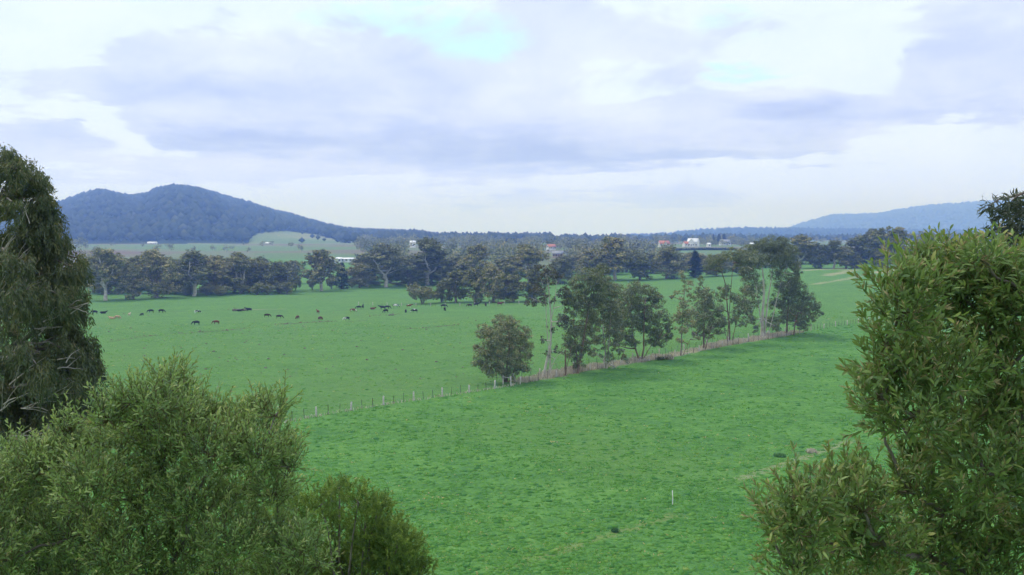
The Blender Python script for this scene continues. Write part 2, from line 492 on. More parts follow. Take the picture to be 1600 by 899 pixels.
# ------------------------------------------------------------------ mesh building
class Geo:
    def __init__(self):
        self.v, self.q, self.t, self.a, self.n = [], [], [], [], 0

    def add(self, v, quads=None, tris=None, tint=None):
        v = np.asarray(v, np.float32).reshape(-1, 3)
        self.v.append(v)
        if quads is not None and len(quads):
            self.q.append(np.asarray(quads, np.int64) + self.n)
        if tris is not None and len(tris):
            self.t.append(np.asarray(tris, np.int64) + self.n)
        self.a.append(np.full(len(v), 0.5, np.float32) if tint is None else np.broadcast_to(np.asarray(tint, np.float32), (len(v),)))
        self.n += len(v)

    def mesh(self, name, mat, origin=(0, 0, 0), smooth=False):
        me = bpy.data.meshes.new(name)
        v = np.concatenate(self.v) - np.asarray(origin, np.float32)
        q = np.concatenate(self.q) if self.q else np.zeros((0, 4), np.int64)
        t = np.concatenate(self.t) if self.t else np.zeros((0, 3), np.int64)
        me.vertices.add(len(v))
        me.vertices.foreach_set('co', v.astype(np.float32).ravel())
        loops = np.concatenate([q.ravel(), t.ravel()]).astype(np.int32)
        me.loops.add(len(loops))
        me.loops.foreach_set('vertex_index', loops)
        starts = np.concatenate([np.arange(len(q)) * 4, len(q) * 4 + np.arange(len(t)) * 3]).astype(np.int32)
        me.polygons.add(len(starts))
        me.polygons.foreach_set('loop_start', starts)
        if smooth:
            me.polygons.foreach_set('use_smooth', np.ones(len(starts), bool))
        at_ = me.attributes.new('tint', 'FLOAT', 'POINT')
        at_.data.foreach_set('value', np.concatenate(self.a).astype(np.float32))
        me.update(calc_edges=True)
        me.materials.append(mat)
        return me

    def obj(self, name, mat, parent=None, origin=(0, 0, 0), smooth=False):
        return link(name, self.mesh(name, mat, origin, smooth), parent)


def link(name, data, parent=None, loc=None):
    o = bpy.data.objects.new(name, data)
    COL.objects.link(o)
    if parent is not None:
        o.parent = parent
    if loc is not None:
        o.location = loc
    return o


def thing(name, label, cat, loc, group=None, rz=0.0):
    o = link(name, None, None, tuple(float(c) for c in loc))
    o.rotation_euler = (0, 0, rz)
    return tag(o, label, cat, group)


def tag(o, label=None, cat=None, group=None, kind=None):
    if label:
        o['label'] = label
    if cat:
        o['category'] = cat
    if group:
        o['group'] = group
    if kind:
        o['kind'] = kind
    return o


def copy_tree(o, parent=None):
    c = o.copy()
    COL.objects.link(c)
    c.parent = parent
    for ch in list(o.children):
        copy_tree(ch, c)
    return c


def norm(v):
    return v / np.maximum(np.linalg.norm(v, axis=-1, keepdims=True), 1e-9)


def tube(g, pts, rad, sides=6, tint=0.5):
    pts = np.asarray(pts, float)
    n = len(pts)
    rad = np.broadcast_to(np.asarray(rad, float), (n,))
    tan = norm(np.gradient(pts, axis=0))
    ref = np.array([0.31, 0.95, 0.05]) if abs(tan[0] @ np.array([0.31, 0.95, 0.05])) < 0.9 else np.array([1.0, 0, 0])
    a = norm(np.cross(tan, ref))
    b = np.cross(tan, a)
    th = np.linspace(0, 2 * np.pi, sides, endpoint=False)
    v = pts[:, None] + rad[:, None, None] * (np.cos(th)[None, :, None] * a[:, None] + np.sin(th)[None, :, None] * b[:, None])
    i = np.arange(n - 1)[:, None] * sides
    j = np.arange(sides)[None]
    k = (j + 1) % sides
    q = np.stack([i + j, i + k, i + sides + k, i + sides + j], -1).reshape(-1, 4)
    tr = [[(n - 1) * sides + s, (n - 1) * sides + (s + 1) % sides, (n - 1) * sides + (s + 2) % sides] for s in range(0)]
    g.add(v.reshape(-1, 3), q, tr, tint)


def bend_path(p0, p1, n=7, sag=0.0, wig=0.05, r=None):
    r = r or rng
    p0, p1 = np.asarray(p0, float), np.asarray(p1, float)
    t = np.linspace(0, 1, n)
    L = np.linalg.norm(p1 - p0)
    p = p0 + (p1 - p0) * t[:, None]
    w = np.cumsum(r.normal(0, 1, (n, 3)), 0)
    w = w - w[0] - (w[-1] - w[0]) * t[:, None]
    p = p + w * wig * L / math.sqrt(n)
    p[:, 2] += sag * L * 4 * t * (1 - t)
    return p


def leaves(g, P, D, L, Wd, tint, r, bend=0.15, long=False, N=None):
    """one lens-shaped face per leaf: P base, D direction, random roll"""
    n = len(P)
    if N is None:
        N = r.normal(0, 1, (n, 3))
    S = norm(np.cross(D, N))
    Nn = np.cross(S, D)
    L = np.broadcast_to(L, (n,))[:, None]
    Wd = np.broadcast_to(Wd, (n,))[:, None] * 0.5
    if not long:
        v = np.stack([P, P + D * L * 0.45 + S * Wd + Nn * L * bend * 0.5, P + D * L - Nn * L * bend * 0.4, P + D * L * 0.45 - S * Wd + Nn * L * bend * 0.5], 1)
        i = np.arange(n)[:, None] * 4
        g.add(v.reshape(-1, 3), i + np.array([[0, 1, 2, 3]]), None, np.repeat(tint, 4))
    else:
        a, c = 0.3, 0.68
        v = np.stack([P,
                      P + D * L * a + S * Wd * 0.9 + Nn * L * bend * 0.6, P + D * L * a - S * Wd * 0.9 + Nn * L * bend * 0.6,
                      P + D * L * c + S * Wd * 0.85 + Nn * L * bend * 0.5, P + D * L * c - S * Wd * 0.85 + Nn * L * bend * 0.5,
                      P + D * L - Nn * L * bend * 0.6], 1)
        i = np.arange(n)[:, None] * 6
        g.add(v.reshape(-1, 3), i + np.array([[1, 2, 4, 3]]), np.concatenate([i + np.array([[0, 2, 1]]), i + np.array([[3, 4, 5]])]), np.repeat(tint, 6))


def in_ball(r, n):
    v = norm(r.normal(0, 1, (n, 3)))
    return v * (r.random((n, 1)) ** (1 / 3.0))


def fill_clump(g, c, rad, n, ll, lw, r, droop=0.5, sub=None, tint0=0.5, tvar=0.2, shell=0.55, subsize=0.33):
    """a foliage clump: leaf tufts through an ellipsoid, tufts denser towards its skin"""
    rad = np.asarray(rad, float)
    k = sub or max(4, n // 45)
    d = norm(r.normal(0, 1, (k, 3)))
    rr = shell + (1 - shell) * r.random((k, 1)) ** 0.6
    rr = np.where(r.random((k, 1)) < 0.2, r.random((k, 1)) * shell, rr)
    cc = c + d * rr * rad
    sz = subsize * (0.6 + 0.8 * r.random((k, 1)))
    ti = tint0 + r.normal(0, tvar * 0.7, k)
    idx = r.integers(0, k, n)
    off = in_ball(r, n) * sz[idx] * rad
    P = cc[idx] + off * np.array([1, 1, 0.8])
    D = norm(norm(off + 1e-6) * 0.5 + r.normal(0, 0.6, (n, 3)) + np.array([0, 0, -droop]))
    t = np.clip(ti[idx] + r.normal(0, tvar, n), 0, 1)
    N = norm(norm(P - c + 1e-6) * 0.8 + norm(off + 1e-6) * 0.8 + np.array([0, 0, 0.25]) + r.normal(0, 0.45, (n, 3)))
    leaves(g, P, D, ll * (0.6 + 0.8 * r.random(n)), lw * (0.7 + 0.6 * r.random(n)), t, r, N=N)


# ------------------------------------------------------------------ fence line geometry (needed by the ground)
FA = hit(437, 662)[:2]
FB = hit(1240, 523)[:2]
FD = (FB - FA) / np.linalg.norm(FB - FA)
FN = np.array([-FD[1], FD[0]])          # points to the far side


def line_pt(s, off=0.0):
    p = FA + FD * s + FN * off
    return np.array([p[0], p[1], gz(p[0], p[1])])


def line_s(px, py):
    return float((hit(px, py)[:2] - FA) @ FD)


# ------------------------------------------------------------------ the setting
def build_ground():
    d = np.concatenate([[0.01], np.linspace(2, 80, 60), np.geomspace(81.5, 10900, 190)])
    ang = np.concatenate([np.linspace(-34, 34, 220), np.linspace(34, 326, 74)[1:-1]])
    ang = np.radians(ang)
    A, D = np.meshgrid(ang, d)
    X, Y = np.sin(A) * D, np.cos(A) * D
    Z = ground(X, Y)
    nr, nc = X.shape
    i = np.arange(nr - 1)[:, None] * nc
    j = np.arange(nc)[None]
    k = (j + 1) % nc
    q = np.stack([i + j, i + k, i + nc + k, i + nc + j], -1).reshape(-1, 4)
    g = Geo()
    g.add(np.stack([X, Y, Z], -1).reshape(-1, 3), q[:, ::-1])
    o = g.obj('ground', field_material(), smooth=True)
    tag(o, kind='structure')


build_ground()


def hill_mat(name):
    m, b, o = mat_new(name)
    a = b.n('ShaderNodeAttribute', attribute_name='tint').outputs['Fac']
    pos = b.n('ShaderNodeNewGeometry').outputs['Position']
    n1 = b.noise(pos, 0.004, 4, 0.6)
    n2 = b.noise(pos, 0.03, 4, 0.7)
    fo = b.mixc(n2, (0.022, 0.033, 0.02), (0.045, 0.06, 0.035))
    pa = b.ramp(n1, [(0.35, (0.14, 0.2, 0.08)), (0.5, (0.19, 0.23, 0.1)), (0.65, (0.24, 0.23, 0.13))])
    col = b.mixc(b.smooth(a, 0.4, 0.6), fo, pa)
    b.t.links.new(principled(b, col, 0.95, 0.0), o.inputs[0])
    return m


M['hill'] = hill_mat('hillside')


def crown_blobs(g, P, size, r, tint, squash=0.85):
    """small eight-sided uneven tree crowns for a far-off wood"""
    n = len(P)
    base = np.array([[1, 0, 0], [0, 1, 0], [-1, 0, 0], [0, -1, 0], [0, 0, 1], [0, 0, -0.9]], float)
    v = base[None] * (0.7 + 0.6 * r.random((n, 6, 1)))
    a = r.random(n) * 6.28
    ca, sa = np.cos(a)[:, None], np.sin(a)[:, None]
    vx = v[..., 0] * ca - v[..., 1] * sa
    vy = v[..., 0] * sa + v[..., 1] * ca
    v = np.stack([vx, vy, v[..., 2] * squash], -1) * np.asarray(size).reshape(-1, 1, 1)
    v += P[:, None]
    f = np.array([[0, 1, 4], [1, 2, 4], [2, 3, 4], [3, 0, 4], [1, 0, 5], [2, 1, 5], [3, 2, 5], [0, 3, 5]])
    tr = (np.arange(n)[:, None, None] * 6 + f[None]).reshape(-1, 3)
    g.add(v.reshape(-1, 3), None, tr, np.repeat(tint, 6))


def poly_mask(px, py, poly):
    inside = np.zeros(px.shape, bool)
    n = len(poly)
    for i in range(n):
        x0, y0 = poly[i]
        x1, y1 = poly[(i + 1) % n]
        c = ((y0 > py) != (y1 > py)) & (px < (x1 - x0) * (py - y0) / ((y1 - y0) if y1 != y0 else 1e-9) + x0)
        inside ^= c
    return inside


def build_hill(name, sil, dn, dr, db, wood_name, wood_label, n_wood, crown, cleared=(), noise_amp=0.11, seed=1, dens_front=0.5):
    """ridge with a measured skyline: rises from distance dn to the crest at dr, falls to db"""
    r = np.random.default_rng(seed)
    sx = np.array([s[0] for s in sil], float)
    sy = np.array([s[1] for s in sil], float)
    us = np.linspace(sx[0], sx[-1], 240)
    crest = np.interp(us, sx, sy)
    ker = np.hanning(9)
    crest = np.convolve(np.pad(crest, 4, mode='edge'), ker / ker.sum(), 'valid')
    ts = np.linspace(0, 1, 60)
    dd = dn + (dr - dn) * ts
    rows = list(zip(dd, 1 - (1 - ts) ** 1.6 * (1 - 0.25 * np.sin(ts * 3.1))))
    rows[0] = (dn, 0.0)
    tb = np.linspace(0, 1, 12)[1:]
    rows += [(dr + (db - dr) * t, 1 - t) for t in tb]
    u = (us - 800) / FPX
    top = CAM_H + (372 - crest) / FPX * dr - crown * 1.1     # the trees make up the rest of the skyline
    X, Y, Z = [], [], []
    ph = r.random(8) * 6.28
    for (d, k) in rows:
        x = u * d
        base = ground(x, np.full_like(x, d)) - 3
        spur = sum(np.sin(u * f + ph[i] + d * 0.0011 * (1 + i * 0.3)) / (i + 1.5) for i, f in enumerate((22, 47, 83, 131)))
        h = np.maximum(top - base, 0) * k
        h = h * (1 + noise_amp * 2.2 * spur * (1 - k) * min(1, k * 4))
        X.append(x); Y.append(np.full_like(x, d)); Z.append(base + h)
    X, Y, Z = map(np.array, (X, Y, Z))
    nr, nc = X.shape
    V = np.stack([X, Y, Z], -1)
    px, py = project(V)
    clear = np.zeros(px.shape, bool)
    for poly in cleared:
        clear |= poly_mask(px, py, poly)
    clear[60:] = False
    i = np.arange(nr - 1)[:, None] * nc
    j = np.arange(nc - 1)[None]
    q = np.stack([i + j, i + j + 1, i + nc + j + 1, i + nc + j], -1).reshape(-1, 4)
    g = Geo()
    g.add(V.reshape(-1, 3), q, None, clear.astype(np.float32).ravel())
    o = g.obj(name, M['hill'], smooth=True)
    tag(o, kind='structure')
    # the wood that covers it
    gi = np.concatenate([r.uniform(1, 59, n_wood), r.uniform(52, 63, int(n_wood * 0.25))])
    gj = r.uniform(0, nc - 1.001, len(gi))
    i0, j0 = gi.astype(int), gj.astype(int)
    fi, fj = (gi - i0)[:, None], (gj - j0)[:, None]
    P = (V[i0, j0] * (1 - fi) + V[i0 + 1, j0] * fi) * (1 - fj) + (V[i0, j0 + 1] * (1 - fi) + V[i0 + 1, j0 + 1] * fi) * fj
    cl = clear[i0, j0] | clear[np.minimum(i0 + 1, nr - 1), np.minimum(j0 + 1, nc - 1)]
    keep = ~cl | (r.random(len(P)) < 0.015)
    P = P[keep]
    if n_wood:
        size = crown * (0.5 + 1.1 * r.random(len(P)) ** 2.2)
        P[:, 2] += size * 0.75
        g = Geo()
        crown_blobs(g, P, size, r, np.clip(r.normal(0.5, 0.15, len(P)), 0, 1))
        w = g.obj(wood_name, M['forest'])
        tag(w, wood_label, 'forest', kind='stuff')
    return V, clear


mountain_sil = [(-80, 352), (0, 338), (60, 331), (90, 325), (130, 313), (160, 309), (185, 313), (210, 316), (232, 315), (255, 305), (275, 301), (300, 300),
                (330, 305), (360, 316), (400, 327), (450, 340), (500, 353), (540, 362), (590, 364), (620, 366), (650, 366), (680, 371), (710, 371), (745, 371), (765, 374), (800, 379), (860, 383)]
cleared_mtn = [[(388, 372), (410, 364), (445, 361), (490, 366), (520, 374), (545, 384), (560, 392), (560, 420), (388, 420)],
               [(160, 404), (200, 396), (250, 389), (310, 382), (388, 379), (388, 420), (160, 420)],
               [(540, 371), (575, 371), (590, 374), (580, 381), (545, 380)]]
MV, MC = build_hill('mountain', mountain_sil, 1700, 4500, 6500, 'mountain_forest', 'blue hazy forest covering the whole mountain', 33000, 8.2, cleared_mtn, seed=3)
build_hill('far_hill', [(1180, 372), (1230, 359), (1260, 348), (1300, 338), (1345, 337), (1380, 335), (1400, 330), (1450, 323), (1500, 319), (1530, 317), (1600, 316), (1680, 322), (1760, 335)],
           6800, 8600, 10500, 'far_hill_forest', 'pale blue forest on the long hill beyond the wattle tree', 9000, 15, seed=5)
build_hill('distant_ridge', [(985, 374), (1040, 368), (1090, 362), (1150, 359), (1230, 359), (1300, 360), (1400, 362), (1600, 362), (1700, 370)],
           4200, 5200, 6500, 'distant_ridge_forest', 'blue wooded ridge below the pale hill', 5000, 11, seed=6)
build_hill('low_rise', [(640, 384), (700, 381), (760, 379), (800, 379), (850, 377), (900, 377), (960, 376), (1020, 376), (1060, 375), (1120, 377), (1250, 377), (1400, 376), (1600, 378), (1700, 384)],
           1900, 2500, 3300, 'low_rise_woodland', 'dark grey woodland along the skyline behind the houses', 3200, 7.5,
           [[(1165, 378), (1360, 378), (1360, 400), (1165, 400)], [(820, 381), (900, 380), (905, 386), (815, 387)], [(980, 379.5), (1030, 379), (1035, 388), (975, 388)], [(700, 383), (745, 382), (750, 388), (695, 388)]], seed=8)


# ------------------------------------------------------------------ grass tufts in the near paddocks
def build_grass():
    r = np.random.default_rng(21)
    n = 85000
    px = r.uniform(-60, 1660, n)
    py = 372 + (899 + 40 - 372) * r.random(n) ** 0.75
    py = np.clip(py, 500, 940)
    d = CAM_H * FPX / (py - 372)
    d = d * (1 + 0.04 * r.normal(0, 1, n))
    X = (px - 800) / FPX * d
    Y = d
    keep = (np.hypot(X, Y) > 60)
    X, Y, d = X[keep], Y[keep], d[keep]
    # clumping
    cl = np.sin(X * 0.9 + 2 * np.sin(Y * 0.31)) * np.sin(Y * 0.75 + 2 * np.sin(X * 0.37)) + 0.6 * np.sin(X * 0.23 + Y * 0.19)
    keep = r.random(len(X)) < 0.45 + 0.35 * cl
    X, Y, d = X[keep], Y[keep], d[keep]
    n = len(X)
    Z = ground(X, Y)
    k = 5
    size = (0.10 + 0.16 * r.random(n) ** 2.5) * (0.75 + d / 380.0)
    far_side = ((Y - FA[1]) * FD[0] - (X - FA[0]) * FD[1]) > 0
    size = np.where(far_side, size * 0.75, size)
    ti = np.clip(r.normal(0.5, 0.18, n) + far_side * 0.1 + 0.1 * np.sin(X * 0.13 + Y * 0.1), 0, 0.9)
    ti = np.where(r.random(n) < 0.008, 1.0, ti)
    P = np.repeat(np.stack([X, Y, Z - 0.01], -1), k, 0)
    s = np.repeat(size, k)
    P[:, :2] += r.normal(0, 1, (n * k, 2)) * s[:, None] * 1.1
    D = norm(np.stack([r.normal(0, 1.2, n * k), r.normal(0, 1.2, n * k), np.ones(n * k)], -1))
    S = norm(np.cross(D, r.normal(0, 1, (n * k, 3))))
    hh = s * (0.5 + 0.7 * r.random(n * k))
    w = s * (0.5 + 0.4 * r.random(n * k))
    v = np.stack([P - S * w[:, None] * 0.5, P + S * w[:, None] * 0.5, P + D * hh[:, None]], 1)
    g = Geo()
    g.add(v.reshape(-1, 3), None, np.arange(n * k * 3).reshape(-1, 3), np.repeat(np.clip(np.repeat(ti, k) + r.normal(0, 0.08, n * k), 0, 1), 3))
    # low tussock mounds
    nm = 26000
    py = 372 + (940 - 372) * r.random(nm) ** 0.7
    py = np.clip(py, 515, 940)
    dm = CAM_H * FPX / (py - 372) * (1 + 0.05 * r.normal(0, 1, nm))
    xm = (r.uniform(-60, 1660, nm) - 800) / FPX * dm
    ok = np.hypot(xm, dm) > 62
    xm, dm = xm[ok], dm[ok]
    far_m = ((dm - FA[1]) * FD[0] - (xm - FA[0]) * FD[1]) > 0
    szm = (0.16 + 0.34 * r.random(len(xm)) ** 2) * np.where(far_m, 0.8, 1.0) * (0.8 + dm / 500)
    P = np.stack([xm, dm, ground(xm, dm) - 0.02], -1)
    crown_blobs(g, P, szm, r, np.clip(r.normal(0.3, 0.16, len(xm)) + far_m * 0.15, 0, 0.9), 0.36)
    o = g.obj('grass', M['tuft'])
    tag(o, 'short green pasture grass in uneven tussocks', 'grass', kind='stuff')


build_grass()


def build_dry_grass():
    r = np.random.default_rng(22)
    s0, s1 = line_s(797, 600), line_s(1260, 518)
    n = 34000
    s = r.uniform(s0, s1, n)
    off = r.uniform(0.0, 3.4, n)
    patch = 0.5 + 0.5 * np.sin(s * 0.16 + 1.0) * np.sin(s * 0.07 + 0.4) + 0.25 * np.sin(s * 0.9)
    keep = r.random(n) < np.clip(patch * 1.15 - 0.15, 0.03, 1)
    s, off, patch = s[keep], off[keep], patch[keep]
    P = FA[None] + FD[None] * s[:, None] + FN[None] * off[:, None]
    # sparse grass along the open stretch of fence too
    n2 = 500
    sa = r.uniform(-5, s0, n2)
    P2 = FA[None] + FD[None] * sa[:, None] + FN[None] * r.normal(0.1, 0.3, n2)[:, None]
    hgt = np.concatenate([0.25 + 0.75 * r.random(len(s)) * np.clip(patch, 0.15, 1), 0.15 + 0.25 * r.random(n2)])
    P = np.concatenate([P, P2])
    z = ground(P[:, 0], P[:, 1])
    P3 = np.concatenate([P, z[:, None]], 1)
    n = len(P3)
    D = norm(np.stack([r.normal(0, 0.3, n), r.normal(0, 0.3, n), np.ones(n)], -1))
    S = norm(np.cross(D, np.concatenate([r.normal(0, 1, (n, 2)), np.zeros((n, 1))], 1)))
    w = 0.018 + 0.025 * r.random(n)
    v = np.stack([P3 - S * w[:, None], P3 + S * w[:, None], P3 + D * hgt[:, None] + S * w[:, None] * 0.9, P3 + D * hgt[:, None] - S * w[:, None] * 0.6], 1)
    g = Geo()
    g.add(v.reshape(-1, 3), np.arange(n * 4).reshape(-1, 4), None, np.repeat(np.clip(r.normal(0.55, 0.25, n), 0, 1), 4))
    o = g.obj('dry_grass', M['dry_grass'])
    tag(o, 'tall straw-coloured dry grass in the fenced strip under the gum trees', 'dry grass', kind='stuff')


build_dry_grass()


def build_gravelly_clods():
    """dark clods, dung and weeds dotted over the far paddock"""
    r = np.random.default_rng(23)
    P = []
    for (a, b_, n) in [((430, 507), (525, 502), 46), ((270, 521), (395, 513), 30), ((625, 514), (720, 507), 20), ((165, 533), (250, 523), 14), ((560, 494), (615, 492), 14)]:
        A, B = hit(*a), hit(*b_)
        t = r.random(n)[:, None]
        p = A + (B - A) * t + np.concatenate([r.normal(0, 0.9, (n, 2)), np.zeros((n, 1))], 1)
        P.append(p)
    for _ in range(170):
        p = hit(r.uniform(150, 900), r.uniform(480, 600))
        P.append(p[None])
    P = np.concatenate(P)
    P[:, 2] = ground(P[:, 0], P[:, 1])
    sz = 0.1 + 0.22 * r.random(len(P)) ** 2
    g = Geo()
    crown_blobs(g, P + np.array([0, 0, 0.03]), sz * 1.4, r, r.random(len(P)), 0.5)
    o = g.obj('soil_clods', M['log'])
    tag(o, 'dark soil clods and dung scattered over the cattle paddock', 'soil', kind='stuff')


build_gravelly_clods()


# ------------------------------------------------------------------ trees with clumps measured one by one
def clump_tree(name, label, base, clumps, stems, leafmat, bark, group, seed, leaf=0.295, dens=1.0, droop=0.6, tint0=0.5, ascend=True, leafw=0.5, cat='tree', shell=0.5):
    """base: pixel of the foot; clumps: (px, py, radius px[, density]); stems: list of pixel paths with radii in metres"""
    r = np.random.default_rng(seed)
    b = hit(*base)
    y0 = b[1]
    ppm = FPX / y0
    root = thing(name, label, cat, b, group)
    gt = Geo()
    anchors = []
    for path, r0, r1 in stems:
        pts = [b + np.array([(path[0][0] - base[0]) / ppm, 0, -0.25])]
        dep = 0.0
        for (qx, qy) in path[1:]:
            dep += r.normal(0, 0.25)
            pts.append(at(qx, qy, y0 + dep))
        pts = np.array(pts)
        # resample smoothly
        t = np.linspace(0, len(pts) - 1, 4 * len(pts))
        P = np.stack([np.interp(t, np.arange(len(pts)), pts[:, k]) for k in range(3)], -1)
        P[1:-1] = 0.25 * P[:-2] + 0.5 * P[1:-1] + 0.25 * P[2:]
        P[1:-1, :2] += r.normal(0, 0.03, (len(P) - 2, 2))
        rad = np.linspace(r0, r1, len(P))
        rad[0] *= 1.35
        tube(gt, P, rad, 7)
        anchors.append(P[len(P) // 4:])
    A = np.concatenate(anchors)
    gc = Geo()
    width = max(abs(c[0] - base[0]) for c in clumps) / ppm
    for c in clumps:
        dn = c[3] if len(c) > 3 else 1.0
        rm = c[2] / ppm
        lim = max(0.2, width * 0.75)
        dep = r.uniform(-lim, lim) * 0.8
        cc = at(c[0], c[1], y0 + dep)
        # limb from the nearest lower stem point to the clump
        dist = np.linalg.norm(A - cc, axis=1) + np.where(A[:, 2] > cc[2] - 0.3 * rm, 3.0, 0)
        j = int(np.argmin(dist))
        L = np.linalg.norm(cc - A[j])
        if L > 0.3:
            tube(gt, bend_path(A[j], cc, 6, -0.05, 0.08, r), np.linspace(min(0.15, 0.045 + L * 0.03), 0.03, 6), 5)
        for _ in range(3):
            e = cc + in_ball(r, 1)[0] * rm * 0.9
            tube(gt, bend_path(cc - (cc - A[j]) * 0.2, e, 4, 0, 0.1, r), np.linspace(0.03, 0.01, 4), 4)
        n = int(900 * (rm / 1.6) ** 2 * dn * dens / (leaf / 0.26) ** 1.5) + 40
        fill_clump(gc, cc, (rm * 1.05, rm * 1.05, rm * 0.95), n, leaf, leaf * leafw, r, droop, tint0=tint0, tvar=0.2, shell=0.62, sub=max(6, int(n / 34)), subsize=0.27)
    gt.obj('trunk', M[bark], root, b, smooth=True)
    cr = gc.obj('crown', M[leafmat], root, b)
    return root


ROW = 'gum trees in the fenced strip'
clump_tree('gum_tree', 'low round bushy gum tree beside the gate at the near end of the strip', (792, 597),
           [(755, 516, 13), (783, 503, 15), (800, 506, 14), (815, 522, 15), (768, 530, 19), (795, 528, 22), (822, 540, 11), (758, 552, 17), (785, 555, 23), (810, 556, 20), (768, 574, 15), (795, 580, 14), (814, 574, 12), (747, 545, 6, .6), (828, 555, 6, .6), (752, 568, 12), (776, 520, 12), (742, 540, 5, .6)],
           [([(790, 598), (780, 580), (768, 560), (760, 530)], .16, .05), ([(792, 598), (792, 570), (796, 540), (795, 515)], .2, .05), ([(795, 598), (805, 575), (812, 550), (815, 530)], .15, .05), ([(791, 598), (786, 575), (782, 545), (782, 520)], .14, .04)],
           'gum_mid', 'bark_red', ROW, 101, dens=1.7, tint0=0.46)
clump_tree('gum_tree', 'thin half-bare gum tree with pale leaning trunk and brownish crown', (850, 589),
           [(850, 425, 16, .8), (866, 432, 17, .7), (838, 448, 15, .7), (878, 452, 13, .6), (830, 466, 13, .6), (848, 466, 14, .45), (868, 468, 11, .4), (884, 476, 8, .5), (870, 546, 7, .6), (880, 500, 9, .4), (858, 555, 8, .5), (846, 530, 6, .4), (862, 512, 8, .35), (872, 505, 6, .5)],
           [([(848, 590), (853, 570), (859, 545), (862, 515), (859, 470), (856, 440), (852, 415)], .24, .05), ([(860, 540), (860, 510), (866, 475), (870, 440)], .1, .03), ([(855, 570), (868, 558), (884, 546)], .07, .03), ([(859, 490), (852, 460), (845, 435)], .08, .03)],
           'gum_brown', 'bark_pale', ROW, 102, dens=.85, tint0=0.45)
clump_tree('dead_gum_tree', 'short brown snapped-off gum trunk between two leafy gums', (883, 587),
           [(884, 540, 7, .4), (878, 550, 5, .4)],
           [([(883, 588), (884, 570), (883, 548)], .18, .12), ([(883, 560), (892, 545), (899, 532)], .07, .03)], 'gum_mid', 'bark_red', ROW, 103)
clump_tree('gum_tree', 'tall bushy gum tree leafy from the ground, right of the snapped trunk', (902, 584),
           [(904, 566, 11), (898, 548, 15), (912, 540, 14), (893, 520, 15), (884, 497, 13), (908, 510, 17), (900, 478, 18), (890, 462, 14), (915, 470, 17), (908, 445, 18), (925, 432, 17), (940, 425, 14), (932, 450, 17), (945, 442, 12), (922, 490, 16), (890, 540, 10), (935, 470, 12)],
           [([(902, 585), (906, 565), (912, 530), (918, 490), (925, 450), (928, 425)], .22, .05), ([(904, 575), (900, 545), (896, 500), (900, 460)], .13, .04)],
           'gum_mid', 'bark_red', ROW, 104, dens=1.6, tint0=0.48)
clump_tree('gum_tree', 'gum tree with two slim white stems rising through a loose crown', (946, 576),
           [(940, 468, 14), (958, 474, 15), (950, 490, 14, .7), (968, 494, 14), (935, 505, 13, .7), (962, 520, 14, .8), (940, 535, 13, .8), (965, 545, 10, .8), (930, 552, 9, .8), (950, 558, 9, .7), (975, 560, 8, .7), (932, 478, 15), (925, 500, 14), (948, 452, 15), (960, 450, 13), (920, 525, 13), (955, 505, 14)],
           [([(944, 577), (946, 550), (942, 510), (944, 470), (940, 440)], .14, .05), ([(948, 577), (951, 545), (954, 500), (956, 460)], .14, .05), ([(950, 560), (970, 570), (976, 548)], .08, .04)],
           'gum_mid', 'bark_pale', ROW, 105, dens=1.7)
clump_tree('gum_tree', 'broad spreading gum tree with two red-brown forked stems', (1001, 564),
           [(975, 462, 16), (992, 454, 16), (1010, 456, 15), (1024, 470, 14), (965, 482, 15), (985, 480, 18), (1006, 480, 18), (1028, 492, 15), (960, 506, 13), (980, 505, 17), (1003, 505, 16), (1022, 515, 15), (1040, 506, 9), (1042, 524, 9), (970, 528, 13), (988, 532, 11), (1030, 534, 11), (1015, 535, 9, .7), (957, 535, 8), (1046, 515, 6), (950, 520, 7)],
           [([(1000, 565), (993, 545), (988, 520), (985, 480)], .2, .06), ([(1002, 565), (1006, 545), (1006, 515), (1008, 475)], .2, .06), ([(1003, 552), (1016, 542), (1028, 530)], .09, .04)],
           'gum_mid', 'bark_red', ROW, 106, dens=1.7, tint0=0.47)
clump_tree('gum_tree', 'slender sparse gum tree with wispy top, a broad and a dense gum on its sides', (1064, 556),
           [(1068, 432, 9, .6), (1078, 440, 7, .5), (1050, 463, 6, .7), (1058, 458, 5, .5), (1066, 472, 11, .7), (1078, 466, 9, .6), (1070, 490, 13, .8), (1058, 498, 10, .8), (1080, 490, 10, .8), (1066, 512, 11, .8), (1078, 508, 9, .7), (1060, 530, 7, .6), (1092, 528, 5, .5), (1072, 452, 7, .5)],
           [([(1064, 557), (1065, 535), (1066, 500), (1069, 465), (1070, 430)], .14, .04), ([(1066, 538), (1078, 530), (1090, 525)], .06, .03)],
           'gum_mid', 'bark_brown', ROW, 107, dens=1.4)
clump_tree('gum_tree', 'dense upright gum tree with dark single trunk and pointed crown', (1100, 546),
           [(1093, 438, 7, .7), (1097, 455, 11), (1108, 462, 12), (1098, 475, 14), (1112, 480, 14), (1122, 492, 12), (1102, 497, 15), (1090, 505, 10), (1118, 508, 13), (1104, 518, 13), (1126, 517, 8), (1088, 522, 7), (1130, 503, 7), (1085, 490, 7, .7)],
           [([(1100, 547), (1099, 525), (1101, 490), (1100, 450)], .22, .05), ([(1102, 530), (1110, 515), (1116, 495)], .09, .04)],
           'gum_mid', 'bark_red', ROW, 108, dens=1.5, tint0=0.42)
